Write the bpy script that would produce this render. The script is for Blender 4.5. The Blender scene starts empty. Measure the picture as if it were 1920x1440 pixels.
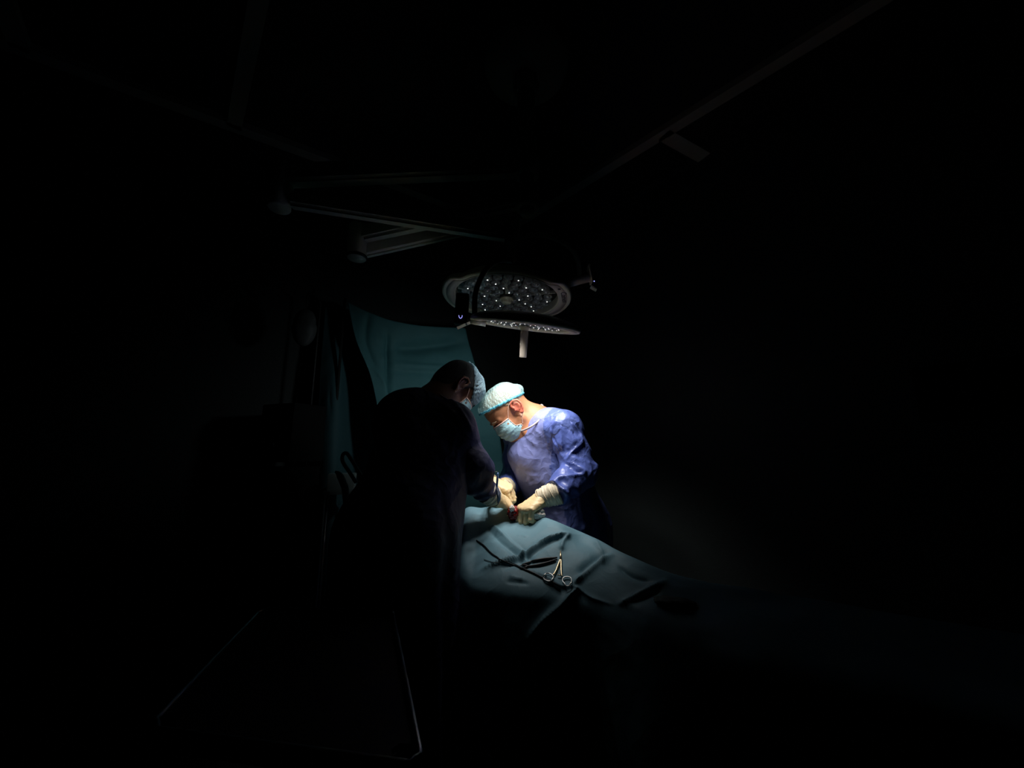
import bpy, bmesh, math, random
import numpy as np
from mathutils import Vector, Matrix, Euler, noise
from mathutils.bvhtree import BVHTree

# ------------------------------------------------------------------ camera
SC = bpy.context.scene
ZC = 1.35; PITCH = math.radians(10.0); FPX = 700.0
cam_d = bpy.data.cameras.new('camera'); cam = bpy.data.objects.new('camera', cam_d)
SC.collection.objects.link(cam)
cam.location = (0, 0, ZC); cam.rotation_euler = (math.radians(90) + PITCH, 0, 0)
cam_d.sensor_width = 36; cam_d.lens = FPX / 1920 * 36; cam_d.clip_start = .02
SC.camera = cam
# ------------------------------------------------------------------ world and exposure
wd = bpy.data.worlds.new('world'); SC.world = wd; wd.use_nodes = True
wd.node_tree.nodes['Background'].inputs[0].default_value = (0, 0, 0, 1)
wd.node_tree.nodes['Background'].inputs[1].default_value = 0
SC.view_settings.view_transform = 'Standard'; SC.view_settings.look = 'None'
SC.view_settings.gamma = 1; SC.view_settings.use_curve_mapping = False
SC.view_settings.exposure = 0.0
BEAM_W = 33.0      # narrow main beam of the lower surgical lamp
SHEET_FILL_W = 4.2      # added fill spot aimed at the hung sheet
SC.cycles.max_bounces = 8; SC.cycles.diffuse_bounces = 5

C = SC.collection
cp, sp = math.cos(PITCH), math.sin(PITCH)
def ray(px, py):
    u = (px - 960) / FPX; v = -(py - 720) / FPX
    return Vector((u, cp - sp * v, sp + cp * v))
def W(px, py, Y):                                  # point on a photo ray at depth Y (metres)
    r = ray(px, py); r = r * (Y / r.y)
    return Vector((r.x, r.y, r.z + ZC))
def rnd(seed): return random.Random(seed)

# ------------------------------------------------------------------ materials
def _nt(name):
    m = bpy.data.materials.new(name); m.use_nodes = True
    return m, m.node_tree.nodes, m.node_tree.links, m.node_tree.nodes['Principled BSDF']
def mat(name, col, rough=.6, metal=0, bump=0, bscale=60, bdetail=4, vary=0, vscale=8, spec=.5, sheen=0,
        trans=0, emit=None, es=0, alpha=1, sss=0, stretch=None, coat=0):
    m, N, L, b = _nt(name)
    b.inputs['Base Color'].default_value = (*col, 1)
    b.inputs['Roughness'].default_value = rough; b.inputs['Metallic'].default_value = metal
    b.inputs['Specular IOR Level'].default_value = spec
    b.inputs['Sheen Weight'].default_value = sheen
    b.inputs['Transmission Weight'].default_value = trans
    b.inputs['Alpha'].default_value = alpha
    b.inputs['Coat Weight'].default_value = coat
    if sss:
        b.inputs['Subsurface Weight'].default_value = sss; b.inputs['Subsurface Scale'].default_value = .01
        b.inputs['Subsurface Radius'].default_value = (1, .35, .2)
    if emit: 
        b.inputs['Emission Color'].default_value = (*emit, 1); b.inputs['Emission Strength'].default_value = es
    tc = N.new('ShaderNodeTexCoord'); mp = N.new('ShaderNodeMapping'); L.new(tc.outputs['Object'], mp.inputs[0])
    if stretch: mp.inputs['Scale'].default_value = stretch
    if vary:
        n = N.new('ShaderNodeTexNoise'); n.inputs['Scale'].default_value = vscale; n.inputs['Detail'].default_value = 3
        L.new(mp.outputs[0], n.inputs[0])
        r = N.new('ShaderNodeMapRange'); r.inputs[3].default_value = 1 - vary; r.inputs[4].default_value = 1 + vary
        L.new(n.outputs[0], r.inputs[0])
        x = N.new('ShaderNodeVectorMath'); x.operation = 'SCALE'; x.inputs[0].default_value = col
        L.new(r.outputs[0], x.inputs['Scale']); L.new(x.outputs[0], b.inputs['Base Color'])
    if bump:
        n = N.new('ShaderNodeTexNoise'); n.inputs['Scale'].default_value = bscale; n.inputs['Detail'].default_value = bdetail
        L.new(mp.outputs[0], n.inputs[0])
        bp = N.new('ShaderNodeBump'); bp.inputs['Strength'].default_value = 1; bp.inputs['Distance'].default_value = bump
        L.new(n.outputs[0], bp.inputs['Height']); L.new(bp.outputs[0], b.inputs['Normal'])
    return m
def crinkle(name, col, rough, bump, scale, vary=.1, coat=0, trans=0, spec=.5):
    """sheet material with facet-like crinkles"""
    m, N, L, b = _nt(name)
    b.inputs['Base Color'].default_value = (*col, 1); b.inputs['Roughness'].default_value = rough
    b.inputs['Specular IOR Level'].default_value = spec
    b.inputs['Coat Weight'].default_value = coat; b.inputs['Coat Roughness'].default_value = .3
    tc = N.new('ShaderNodeTexCoord')
    n0 = N.new('ShaderNodeTexNoise'); n0.inputs['Scale'].default_value = scale * .35; n0.inputs['Detail'].default_value = 3
    L.new(tc.outputs['Object'], n0.inputs[0])
    ad = N.new('ShaderNodeVectorMath'); ad.operation = 'MULTIPLY_ADD'; ad.inputs[1].default_value = (.22,) * 3
    L.new(n0.outputs['Color'], ad.inputs[0]); L.new(tc.outputs['Object'], ad.inputs[2])
    v = N.new('ShaderNodeTexVoronoi'); v.feature = 'F1'; v.inputs['Scale'].default_value = scale
    L.new(ad.outputs[0], v.inputs['Vector'])
    n1 = N.new('ShaderNodeTexNoise'); n1.inputs['Scale'].default_value = scale * 2.2; n1.inputs['Detail'].default_value = 4
    L.new(ad.outputs[0], n1.inputs[0])
    mx = N.new('ShaderNodeMath'); mx.operation = 'MULTIPLY_ADD'; mx.inputs[1].default_value = .35
    L.new(n1.outputs[0], mx.inputs[0]); L.new(v.outputs['Distance'], mx.inputs[2])
    bp = N.new('ShaderNodeBump'); bp.inputs['Distance'].default_value = bump; bp.inputs['Strength'].default_value = 1
    L.new(mx.outputs[0], bp.inputs['Height']); L.new(bp.outputs[0], b.inputs['Normal'])
    if vary:
        r = N.new('ShaderNodeMapRange'); r.inputs[3].default_value = 1 - vary; r.inputs[4].default_value = 1 + vary
        L.new(n0.outputs[0], r.inputs[0])
        x = N.new('ShaderNodeVectorMath'); x.operation = 'SCALE'; x.inputs[0].default_value = col
        L.new(r.outputs[0], x.inputs['Scale']); L.new(x.outputs[0], b.inputs['Base Color'])
    return m
def clear_cover(name, tint=(.9, .9, .9), gloss=.06):
    m, N, L, b = _nt(name); N.remove(b)
    o = N['Material Output']; t = N.new('ShaderNodeBsdfTransparent'); t.inputs[0].default_value = (*tint, 1)
    g = N.new('ShaderNodeBsdfGlossy'); g.inputs['Roughness'].default_value = .08
    x = N.new('ShaderNodeMixShader'); x.inputs[0].default_value = gloss
    L.new(t.outputs[0], x.inputs[1]); L.new(g.outputs[0], x.inputs[2]); L.new(x.outputs[0], o.inputs[0])
    return m
def net_fabric(name, col, alpha):
    """thin nonwoven: diffuse + translucent, partly see-through, with fine pleats"""
    m, N, L, b = _nt(name); N.remove(b); o = N['Material Output']
    tc = N.new('ShaderNodeTexCoord')
    wv = N.new('ShaderNodeTexWave'); wv.bands_direction = 'X'; wv.inputs['Scale'].default_value = 26
    wv.inputs['Distortion'].default_value = 9; wv.inputs['Detail'].default_value = 3; wv.inputs['Detail Scale'].default_value = 2
    L.new(tc.outputs['Object'], wv.inputs[0])
    n = N.new('ShaderNodeTexNoise'); n.inputs['Scale'].default_value = 90; n.inputs['Detail'].default_value = 3
    L.new(tc.outputs['Object'], n.inputs[0])
    ad = N.new('ShaderNodeMath'); ad.operation = 'ADD'; L.new(wv.outputs[1], ad.inputs[0]); L.new(n.outputs[0], ad.inputs[1])
    bp = N.new('ShaderNodeBump'); bp.inputs['Distance'].default_value = .0022; L.new(ad.outputs[0], bp.inputs['Height'])
    d = N.new('ShaderNodeBsdfDiffuse'); d.inputs[0].default_value = (*col, 1); L.new(bp.outputs[0], d.inputs['Normal'])
    tl = N.new('ShaderNodeBsdfTranslucent'); tl.inputs[0].default_value = (*col, 1); L.new(bp.outputs[0], tl.inputs['Normal'])
    tr = N.new('ShaderNodeBsdfTransparent')
    a = N.new('ShaderNodeMixShader'); a.inputs[0].default_value = .35; L.new(d.outputs[0], a.inputs[1]); L.new(tl.outputs[0], a.inputs[2])
    z = N.new('ShaderNodeMixShader')
    mr = N.new('ShaderNodeMapRange'); mr.inputs[2].default_value = 2
    mr.inputs[3].default_value = max(0, alpha - .2); mr.inputs[4].default_value = min(1, alpha + .25); L.new(ad.outputs[0], mr.inputs[0])
    L.new(mr.outputs[0], z.inputs[0]); L.new(tr.outputs[0], z.inputs[1]); L.new(a.outputs[0], z.inputs[2])
    L.new(z.outputs[0], o.inputs[0])
    return m
M = dict(
    wall=mat('wall_paint', (.022, .030, .030), .55, bump=.001, bscale=200),
    ceil=mat('ceiling_panel', (.020, .020, .019), .7, vary=.1),
    rail=mat('ceiling_rail_paint', (.46, .42, .33), .35),
    floor=mat('floor_vinyl', (.055, .06, .06), .5, vary=.15, vscale=3),
    panel=mat('dark_glass_panel', (.02, .017, .015), .25),
    enamel=mat('lamp_enamel', (.86, .80, .60), .35, vary=.04),
    enamel_grey=mat('arm_enamel', (.74, .71, .54), .3, vary=.04),
    black=mat('black_plastic', (.008, .008, .009), .45),
    chrome=mat('polished_steel', (.9, .88, .84), .34, 1),
    reflector=mat('lens_reflector', (.88, .89, .86), .14, .6, bump=.0006, bscale=140, emit=(.95, .97, 1), es=.003),  # faint emission added so the lenses look brighter
    tray=mat('lens_tray', (.018, .019, .02), .25),
    cover=clear_cover('clear_lamp_cover'),
    hub=mat('hub_cream', (.85, .76, .5), .25),
    brandgrey=mat('lamp_flange', (.74, .67, .56), .4),
    ink=mat('printed_ink', (.03, .03, .035), .5),
    led_glint=mat('led_glint_dot', (.9, .9, .9), .3, emit=(1, .97, .9), es=5),  # glowing dots put in as sparkle on the upper lamp's lenses
    led_on=mat('lit_led_chip', (.9, .9, .9), .3, emit=(1, .93, .92), es=6),
    led_blue=mat('button_backlight', (.2, .2, .4), .3, emit=(.35, .35, 1), es=1.4),
    handle=mat('handle_sleeve', (.46, .41, .35), .5, bump=.0008, bscale=50),
    skin=mat('skin_light', (.50, .22, .11), .5, bump=.0005, bscale=300, vary=.1, vscale=25, sss=.12),
    ear_skin=mat('skin_ear', (.62, .17, .11), .45, sss=.1),
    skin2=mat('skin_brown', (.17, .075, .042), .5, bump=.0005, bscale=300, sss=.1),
    hair=mat('short_hair', (.42, .30, .20), .8, bump=.003, bscale=400),
    hair2=mat('black_hair', (.006, .005, .005), .7, bump=.004, bscale=500),
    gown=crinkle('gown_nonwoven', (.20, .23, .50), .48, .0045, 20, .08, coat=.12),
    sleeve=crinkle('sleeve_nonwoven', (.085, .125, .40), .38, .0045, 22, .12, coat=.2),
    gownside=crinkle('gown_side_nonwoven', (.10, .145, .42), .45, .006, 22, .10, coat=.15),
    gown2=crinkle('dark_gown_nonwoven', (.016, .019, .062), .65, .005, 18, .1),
    piping=mat('collar_piping', (.62, .52, .50), .7),
    shirt=mat('undershirt', (.02, .02, .03), .9),
    scrubs=mat('scrub_trousers', (.02, .05, .10), .9, bump=.002, bscale=80),
    shoe=mat('rubber_clog', (.05, .05, .055), .5),
    glove=mat('latex_glove', (.88, .66, .36), .45, bump=.0012, bscale=120, vary=.06, vscale=30, sss=.1),
    cuff=mat('latex_cuff', (.80, .70, .52), .5, bump=.0012, bscale=100, sss=.05),
    cap=net_fabric('bouffant_nonwoven', (.62, .92, .93), .45),
    capband=net_fabric('cap_elastic_edge', (.20, .66, .82), .9),
    cap2=net_fabric('bouffant_nonwoven_dull', (.42, .60, .70), .85),
    mask=crinkle('mask_nonwoven', (.40, .68, .76), .6, .0012, 50, .05),
    maskedge=mat('mask_binding', (.86, .62, .55), .7),
    strap=mat('elastic_loop', (.9, .62, .5), .7),
    drape=crinkle('surgical_drape', (.135, .27, .335), .62, .006, 9, .06),
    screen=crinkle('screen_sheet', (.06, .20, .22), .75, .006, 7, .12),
    screen_shaded=crinkle('side_sheet_shaded', (.032, .095, .11), .75, .006, 7, .12),  # copy of the screen cloth with shade put into its colour
    cable=mat('cable_rubber', (.006, .006, .007), .4),
    gauze=mat('gauze', (.85, .78, .72), .9, bump=.003, bscale=200),
    blood=mat('blood_soaked_gauze', (.22, .012, .008), .18, bump=.004, bscale=130, vary=.5, vscale=60, coat=.5),
    penblue=mat('pencil_blue_plastic', (.24, .42, .85), .35),
    film=mat('blue_white_film', (.55, .62, .85), .35, bump=.002, bscale=60),
    gold=mat('gilt_steel', (.95, .76, .5), .36, 1),
    paint=mat('dark_stand_paint', (.02, .022, .022), .5),
    mach=mat('machine_plastic', (.010, .011, .011), .85, spec=.12),
    pale=mat('pale_plastic', (.42, .50, .48), .5),
    bag=mat('pale_bag', (.13, .14, .14), .6, bump=.004, bscale=20),
    screenglass=mat('dark_screen', (.004, .004, .005), .12),
    orange=mat('orange_legend', (.16, .05, .01), .5),
    steel=mat('brushed_steel', (.35, .36, .36), .35, 1),
    trayblack=mat('tray_cover', (.006, .006, .007), .7, bump=.002, bscale=30),
)
# ------------------------------------------------------------------ object helpers
def link(name, me, m=None, parent=None, smooth=True):
    o = bpy.data.objects.new(name, me); C.objects.link(o)
    if m: me.materials.append(m)
    if parent is not None: o.parent = parent
    if smooth and len(me.polygons): me.polygons.foreach_set('use_smooth', [True] * len(me.polygons))
    return o
def tag(o, label=None, cat=None, group=None, kind=None):
    if label: o['label'] = label
    if cat: o['category'] = cat
    if group: o['group'] = group
    if kind: o['kind'] = kind
    return o
def thing(name, loc, label, cat, group=None, rot=None):
    o = bpy.data.objects.new(name, None); C.objects.link(o); o.location = loc
    if rot is not None: o.rotation_euler = rot
    o.empty_display_size = .05
    return tag(o, label, cat, group)
def finish(bm, name, m, parent=None, smooth=True, world=True, bevel=0):
    """bmesh given in world coordinates -> object; moved into its parent's frame if it has one"""
    if bevel: bmesh.ops.bevel(bm, geom=list(bm.edges), offset=bevel, segments=2, affect='EDGES', profile=.7)
    bmesh.ops.recalc_face_normals(bm, faces=bm.faces)
    me = bpy.data.meshes.new(name); bm.to_mesh(me); bm.free()
    if parent is not None and world: me.transform(wmat(parent).inverted())
    return link(name, me, m, parent, smooth)
def wmat(o):
    mm = Matrix.LocRotScale(o.location, o.rotation_euler, o.scale)
    return (wmat(o.parent) @ mm) if o.parent else mm
def box(bm, c, s, R=None):
    r = bmesh.ops.create_cube(bm, size=1)
    mm = Matrix.Translation(c) @ (R.to_4x4() if R else Matrix()) @ Matrix.Diagonal((*s, 1))
    bmesh.ops.transform(bm, matrix=mm, verts=r['verts']); return r['verts']
def frame(d, up=Vector((0, 0, 1))):
    d = d.normalized()
    x = up.cross(d)
    if x.length < 1e-4: x = Vector((1, 0, 0)).cross(d)
    x.normalize(); y = d.cross(x)
    return x, y
def tube(bm, pts, rads, seg=16, caps=True, flat=1.0, up=Vector((0, 0, 1))):
    pts = [Vector(p) for p in pts]
    if not hasattr(rads, '__len__'): rads = [rads] * len(pts)
    rings = []; px = None
    for i, p in enumerate(pts):
        d = (pts[min(i + 1, len(pts) - 1)] - pts[max(i - 1, 0)]).normalized()
        if px is None: x, y = frame(d, up)
        else:
            x = (px - d * px.dot(d)).normalized(); y = d.cross(x)
        px = x
        rings.append([bm.verts.new(p + (x * math.cos(a) * flat + y * math.sin(a)) * rads[i]) for a in [2 * math.pi * k / seg for k in range(seg)]])
    for a, b in zip(rings, rings[1:]):
        for k in range(seg): bm.faces.new((a[k], a[(k + 1) % seg], b[(k + 1) % seg], b[k]))
    if caps: bm.faces.new(rings[0][::-1]); bm.faces.new(rings[-1])
def lathe(bm, prof, Mx=Matrix(), seg=48, closed=False):
    rings = []
    for r, z in prof:
        rings.append([bm.verts.new(Mx @ Vector((r * math.cos(2 * math.pi * k / seg), r * math.sin(2 * math.pi * k / seg), z))) for k in range(seg)] if r > 1e-5
                     else [bm.verts.new(Mx @ Vector((0, 0, z)))])
    for a, b in zip(rings, rings[1:]):
        for k in range(seg):
            f = [a[k % len(a)], a[(k + 1) % len(a)], b[(k + 1) % len(b)], b[k % len(b)]]
            u = []
            for q in f:
                if q not in u: u.append(q)
            if len(u) > 2: bm.faces.new(u)
def crv(pts, n=8, closed=False):
    """Catmull-Rom through the points"""
    P = [Vector(p) for p in pts]; out = []
    m = len(P)
    for i in range(m if closed else m - 1):
        if closed: a, b, c, d = P[i - 1], P[i], P[(i + 1) % m], P[(i + 2) % m]
        else: a, b, c, d = P[max(i - 1, 0)], P[i], P[i + 1], P[min(i + 2, m - 1)]
        for k in range(n):
            t = k / n
            out.append(.5 * ((2 * b) + (c - a) * t + (2 * a - 5 * b + 4 * c - d) * t * t + (3 * b - 3 * c + d - a) * t ** 3))
    if not closed: out.append(P[-1])
    return out
# ------------------------------------------------------------------ implicit surfaces (numpy)
def smin(a, b, k):
    if k <= 0: return np.minimum(a, b)
    h = np.clip(.5 + .5 * (b - a) / k, 0, 1)
    return b * (1 - h) + a * h - k * h * (1 - h)
def smax(a, b, k): return -smin(-a, -b, k)
def cap_(P, a, b, ra, rb):
    a = np.array(a, float); b = np.array(b, float); ba = b - a
    t = np.clip(((P - a) @ ba) / max(ba @ ba, 1e-9), 0, 1)
    return np.linalg.norm(P - a - t[:, None] * ba, axis=1) - (ra + (rb - ra) * t)
def sph(P, c, r): return np.linalg.norm(P - np.array(c, float), axis=1) - r
def ell(P, c, r, R=None):
    q = P - np.array(c, float)
    if R is not None: q = q @ np.array(R)
    r = np.array(r, float)
    k0 = np.linalg.norm(q / r, axis=1); k1 = np.linalg.norm(q / (r * r), axis=1)
    return k0 * (k0 - 1) / np.maximum(k1, 1e-9)
def surface_nets(fn, lo, hi, h):
    lo = np.array(lo, float); n = np.ceil((np.array(hi, float) - lo) / h).astype(int) + 1
    ax = [lo[i] + np.arange(n[i]) * h for i in range(3)]
    F = np.empty(n)
    for i in range(n[0]):                       # slab by slab to keep memory small
        Y, Z = np.meshgrid(ax[1], ax[2], indexing='ij')
        P = np.stack([np.full(Y.size, ax[0][i]), Y.ravel(), Z.ravel()], 1)
        F[i] = fn(P).reshape(n[1], n[2])
    nc = n - 1
    acc = np.zeros((*nc, 3)); cnt = np.zeros(nc)
    quads = []
    cid = -np.ones(nc, int)
    info = []
    for a in range(3):
        sl0 = [slice(None)] * 3; sl1 = [slice(None)] * 3
        sl0[a] = slice(0, -1); sl1[a] = slice(1, None)
        f0 = F[tuple(sl0)]; f1 = F[tuple(sl1)]
        E = (f0 < 0) != (f1 < 0)
        idx = np.argwhere(E)
        t = f0[E] / (f0[E] - f1[E])
        pos = idx.astype(float); pos[:, a] += t
        o = [b for b in range(3) if b != a]
        for d1 in (0, 1):
            for d2 in (0, 1):
                c = idx.copy(); c[:, o[0]] -= d1; c[:, o[1]] -= d2
                ok = np.all(c >= 0, 1) & np.all(c < nc, 1)
                np.add.at(acc, tuple(c[ok].T), pos[ok]); np.add.at(cnt, tuple(c[ok].T), 1)
        info.append((a, o, idx, f0[E] < 0))
    act = np.argwhere(cnt > 0); cid[tuple(act.T)] = np.arange(len(act))
    V = acc[tuple(act.T)] / cnt[tuple(act.T)][:, None] * h + lo
    for a, o, idx, s in info:
        ok = (idx[:, o[0]] > 0) & (idx[:, o[1]] > 0) & (idx[:, o[0]] < nc[o[0]]) & (idx[:, o[1]] < nc[o[1]])
        idx = idx[ok]; s = s[ok]
        q = []
        for d1, d2 in ((1, 1), (0, 1), (0, 0), (1, 0)):
            c = idx.copy(); c[:, o[0]] -= d1; c[:, o[1]] -= d2
            q.append(cid[tuple(c.T)])
        q = np.stack(q, 1)
        flip = s if a != 1 else ~s
        q[~flip] = q[~flip][:, ::-1]
        quads.append(q)
    return V, np.concatenate(quads)
def vnormals(V, Q):
    n = np.cross(V[Q[:, 2]] - V[Q[:, 0]], V[Q[:, 3]] - V[Q[:, 1]])
    N = np.zeros_like(V)
    for k in range(4): np.add.at(N, Q[:, k], n)
    return N / np.maximum(np.linalg.norm(N, axis=1), 1e-12)[:, None]
def creases(V, Q, lines):
    """each line = (photo polyline, width, amplitude); ridge (+) or valley (-) pressed into the real surface it falls on"""
    if not lines: return V
    bvh = BVHTree.FromPolygons([tuple(v) for v in V], [tuple(q) for q in Q])
    Nn = vnormals(V, Q); D = np.zeros(len(V)); o = Vector((0, 0, ZC))
    for pts, w, amp in lines:
        P = crv([(x, y, 0) for x, y in pts], 32); S = []
        for k, p in enumerate(P):
            hit = bvh.ray_cast(o, ray(p.x, p.y).normalized())[0]
            if hit is not None:
                e = min(1, 4 * min(k, len(P) - 1 - k) / len(P) + .25)
                S.append((hit.x, hit.y, hit.z, e))
        if len(S) < 2: continue
        S = np.array(S)
        lo = S[:, :3].min(0) - 3 * w; hi = S[:, :3].max(0) + 3 * w
        sel = np.where(np.all((V > lo) & (V < hi), 1))[0]
        if not len(sel): continue
        d = np.linalg.norm(V[sel][:, None] - S[None, :, :3], axis=2); j = d.argmin(1); dm = d.min(1)
        g = np.exp(-(dm / w)) if amp > 0 else np.exp(-(dm / w) ** 1.5)
        D[sel] += amp * g * S[j, 3]
    return V + Nn * D[:, None]
def wrinkle(V, Q, amp, freq, seed=0, stretch=(1, 1, 1)):
    N = vnormals(V, Q); off = Vector((seed * 3.1, seed * 1.7, seed * 5.3)); s = Vector(stretch)
    d = np.array([noise.hetero_terrain(Vector((v[0] * s.x, v[1] * s.y, v[2] * s.z)) * freq + off, 1, 2, 2, .5) for v in V])
    d = 1 - 2 * np.abs((d - d.min()) / (d.max() - d.min()) - .5) * 2
    return V + N * (d * amp)[:, None]
def implicit(name, fn, lo, hi, h, m, parent=None, cr=None, wr=None):
    V, Q = surface_nets(fn, lo, hi, h)
    if wr: V = wrinkle(V, Q, *wr)
    if cr: V = creases(V, Q, cr)
    me = bpy.data.meshes.new(name); me.from_pydata([tuple(v) for v in V], [], [tuple(int(i) for i in q) for q in Q])
    if parent is not None: me.transform(wmat(parent).inverted())
    me.validate()
    return link(name, me, m, parent)
# ------------------------------------------------------------------ room shell
K = Vector((.05, 3.13, 0)); DL = Vector((-.848, -.53, 0)).normalized(); DR = Vector((.656, -.755, 0)).normalized()
HC = 3.0
LA, LB = 5.2, 5.6
c0, c1, c2, c3 = K, K + DL * LA, K + DL * LA + DR * LB, K + DR * LB
def slab(name, pts, z0, z1, m):
    bm = bmesh.new()
    a = [bm.verts.new((p.x, p.y, z0)) for p in pts]; b = [bm.verts.new((p.x, p.y, z1)) for p in pts]
    bm.faces.new(a[::-1]); bm.faces.new(b)
    n = len(pts)
    for k in range(n): bm.faces.new((a[k], a[(k + 1) % n], b[(k + 1) % n], b[k]))
    return tag(finish(bm, name, m, smooth=False), kind='structure')
cen = (c0 + c1 + c2 + c3) / 4
out = [p + (p - cen).normalized() * .25 for p in (c0, c1, c2, c3)]
slab('floor', out, -.1, 0, M['floor'])
slab('ceiling', out, HC, HC + .1, M['ceil'])
def wall(name, a, b):
    d = (b - a).normalized(); n = Vector((d.y, -d.x, 0))
    if (cen - a).dot(n) > 0: n = -n
    slab(name, [a - d * .1, b + d * .1, b + d * .1 + n * .12, a - d * .1 + n * .12], 0, HC, M['wall'])
wall('wall_left', c0, c1); wall('wall_front', c1, c2); wall('wall_back', c2, c3); wall('wall_right', c3, c0)
_tn = [0]
def rail(p, q, w=.06, h=.035, m='rail', z=HC):
    _tn[0] += 1
    p = Vector((*p, 0)); q = Vector((*q, 0)); d = (q - p).normalized(); n = Vector((d.y, -d.x, 0)) * (w / 2)
    return slab('trim_%d' % _tn[0], [p - n, q - n, q + n, p + n], z - h, z - .0005, M[m])
kc = (-.009, 2.532)
rail((1.62, .815), kc); rail((-2.45, 1.006), kc)                       # the two long ceiling rails
rail((-1.42, 1.65), (-.62, .76)); rail((.79, 1.69), (1.08, 1.845), .075)
rail((-2.02, 1.27), (-1.2, .37))
# perimeter light panels set between the rails and the walls
def cpanel(name, pts, m): slab(name, [Vector((*p, 0)) for p in pts], HC - .012, HC - .0005, M[m])
cpanel('trim_6', [(1.62 + .04, .86), (.87, 1.66), (1.13, 1.80), (1.95, .95)], 'panel')
cpanel('trim_7', [(.74, 1.74), (.40, 2.10), (.70, 2.28), (1.01, 1.90)], 'panel')
# observation window and bumper rail on the right wall
def onR(t, z, off=0.0):                                                # point on the right wall
    n = Vector((-DR.y, DR.x, 0));  n = n if (cen - K).dot(n) > 0 else -n
    p = Vector((1.166, 1.845, 0)) + DR * t; p = K + DR * ((p - K).dot(DR))
    return p + n * off + Vector((0, 0, z))
def wallbox(bm, t0, t1, z0, z1, o0, o1):
    vs = [bm.verts.new(onR(t, z, o)) for t in (t0, t1) for z in (z0, z1) for o in (o0, o1)]
    for f in ((0, 1, 3, 2), (4, 6, 7, 5), (0, 4, 5, 1), (2, 3, 7, 6), (0, 2, 6, 4), (1, 5, 7, 3)): bm.faces.new([vs[i] for i in f])
wt0, wt1, wz0, wz1 = .56, 1.35, 1.44, 1.67
bm = bmesh.new()
for a in ((wt0, wt1, wz1 - .012, wz1), (wt0, wt1, wz0, wz0 + .012), (wt0, wt0 + .014, wz0, wz1), (wt1 - .014, wt1, wz0, wz1)): wallbox(bm, *a, .001, .03)
wf = tag(finish(bm, 'window_1', M['steel'], smooth=False), kind='structure')
bm = bmesh.new(); wallbox(bm, wt0 + .012, wt1 - .012, wz0 + .01, wz1 - .01, .004, .012); finish(bm, 'pane', M['screenglass'], wf, smooth=False)
bm = bmesh.new(); wallbox(bm, .545, 1.6, 1.27, 1.292, .001, .05); bmesh.ops.bevel(bm, geom=bm.edges[:], offset=.004, segments=2, affect='EDGES')
tag(finish(bm, 'wall_shelf', M['steel'], smooth=False), 'narrow steel shelf running along the right wall below the dark window', 'shelf')

# ------------------------------------------------------------------ surgical lights
PX, PY = .06, 1.345
mount = thing('ceiling_mount', (PX, PY, HC), 'round ceiling cover and drop pole that carry both surgical lamp arms', 'ceiling mount')
Tm = Matrix.Translation((PX, PY, 0))
bm = bmesh.new(); lathe(bm, [(0, 2.9), (.05, 2.9), (.10, 2.905), (.145, 2.922), (.172, 2.95), (.182, 2.98), (.182, 2.999), (0, 2.999)], Tm, 64)
finish(bm, 'ceiling_cover', M['enamel_grey'], mount)
bm = bmesh.new(); lathe(bm, [(0, 2.56), (.042, 2.56), (.042, 2.60), (.036, 2.605), (.036, 2.905), (0, 2.905)], Tm, 32)
finish(bm, 'pole', M['enamel_grey'], mount)
bm = bmesh.new(); lathe(bm, [(.036, 2.84), (.05, 2.845), (.055, 2.87), (.05, 2.903), (.036, 2.904)], Tm, 32)
finish(bm, 'collar', M['enamel_grey'], mount)
bm = bmesh.new(); lathe(bm, [(0, 2.27), (.024, 2.27), (.03, 2.28), (.03, 2.56), (0, 2.56)], Tm, 32)
finish(bm, 'spindle', M['enamel_grey'], mount)

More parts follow.
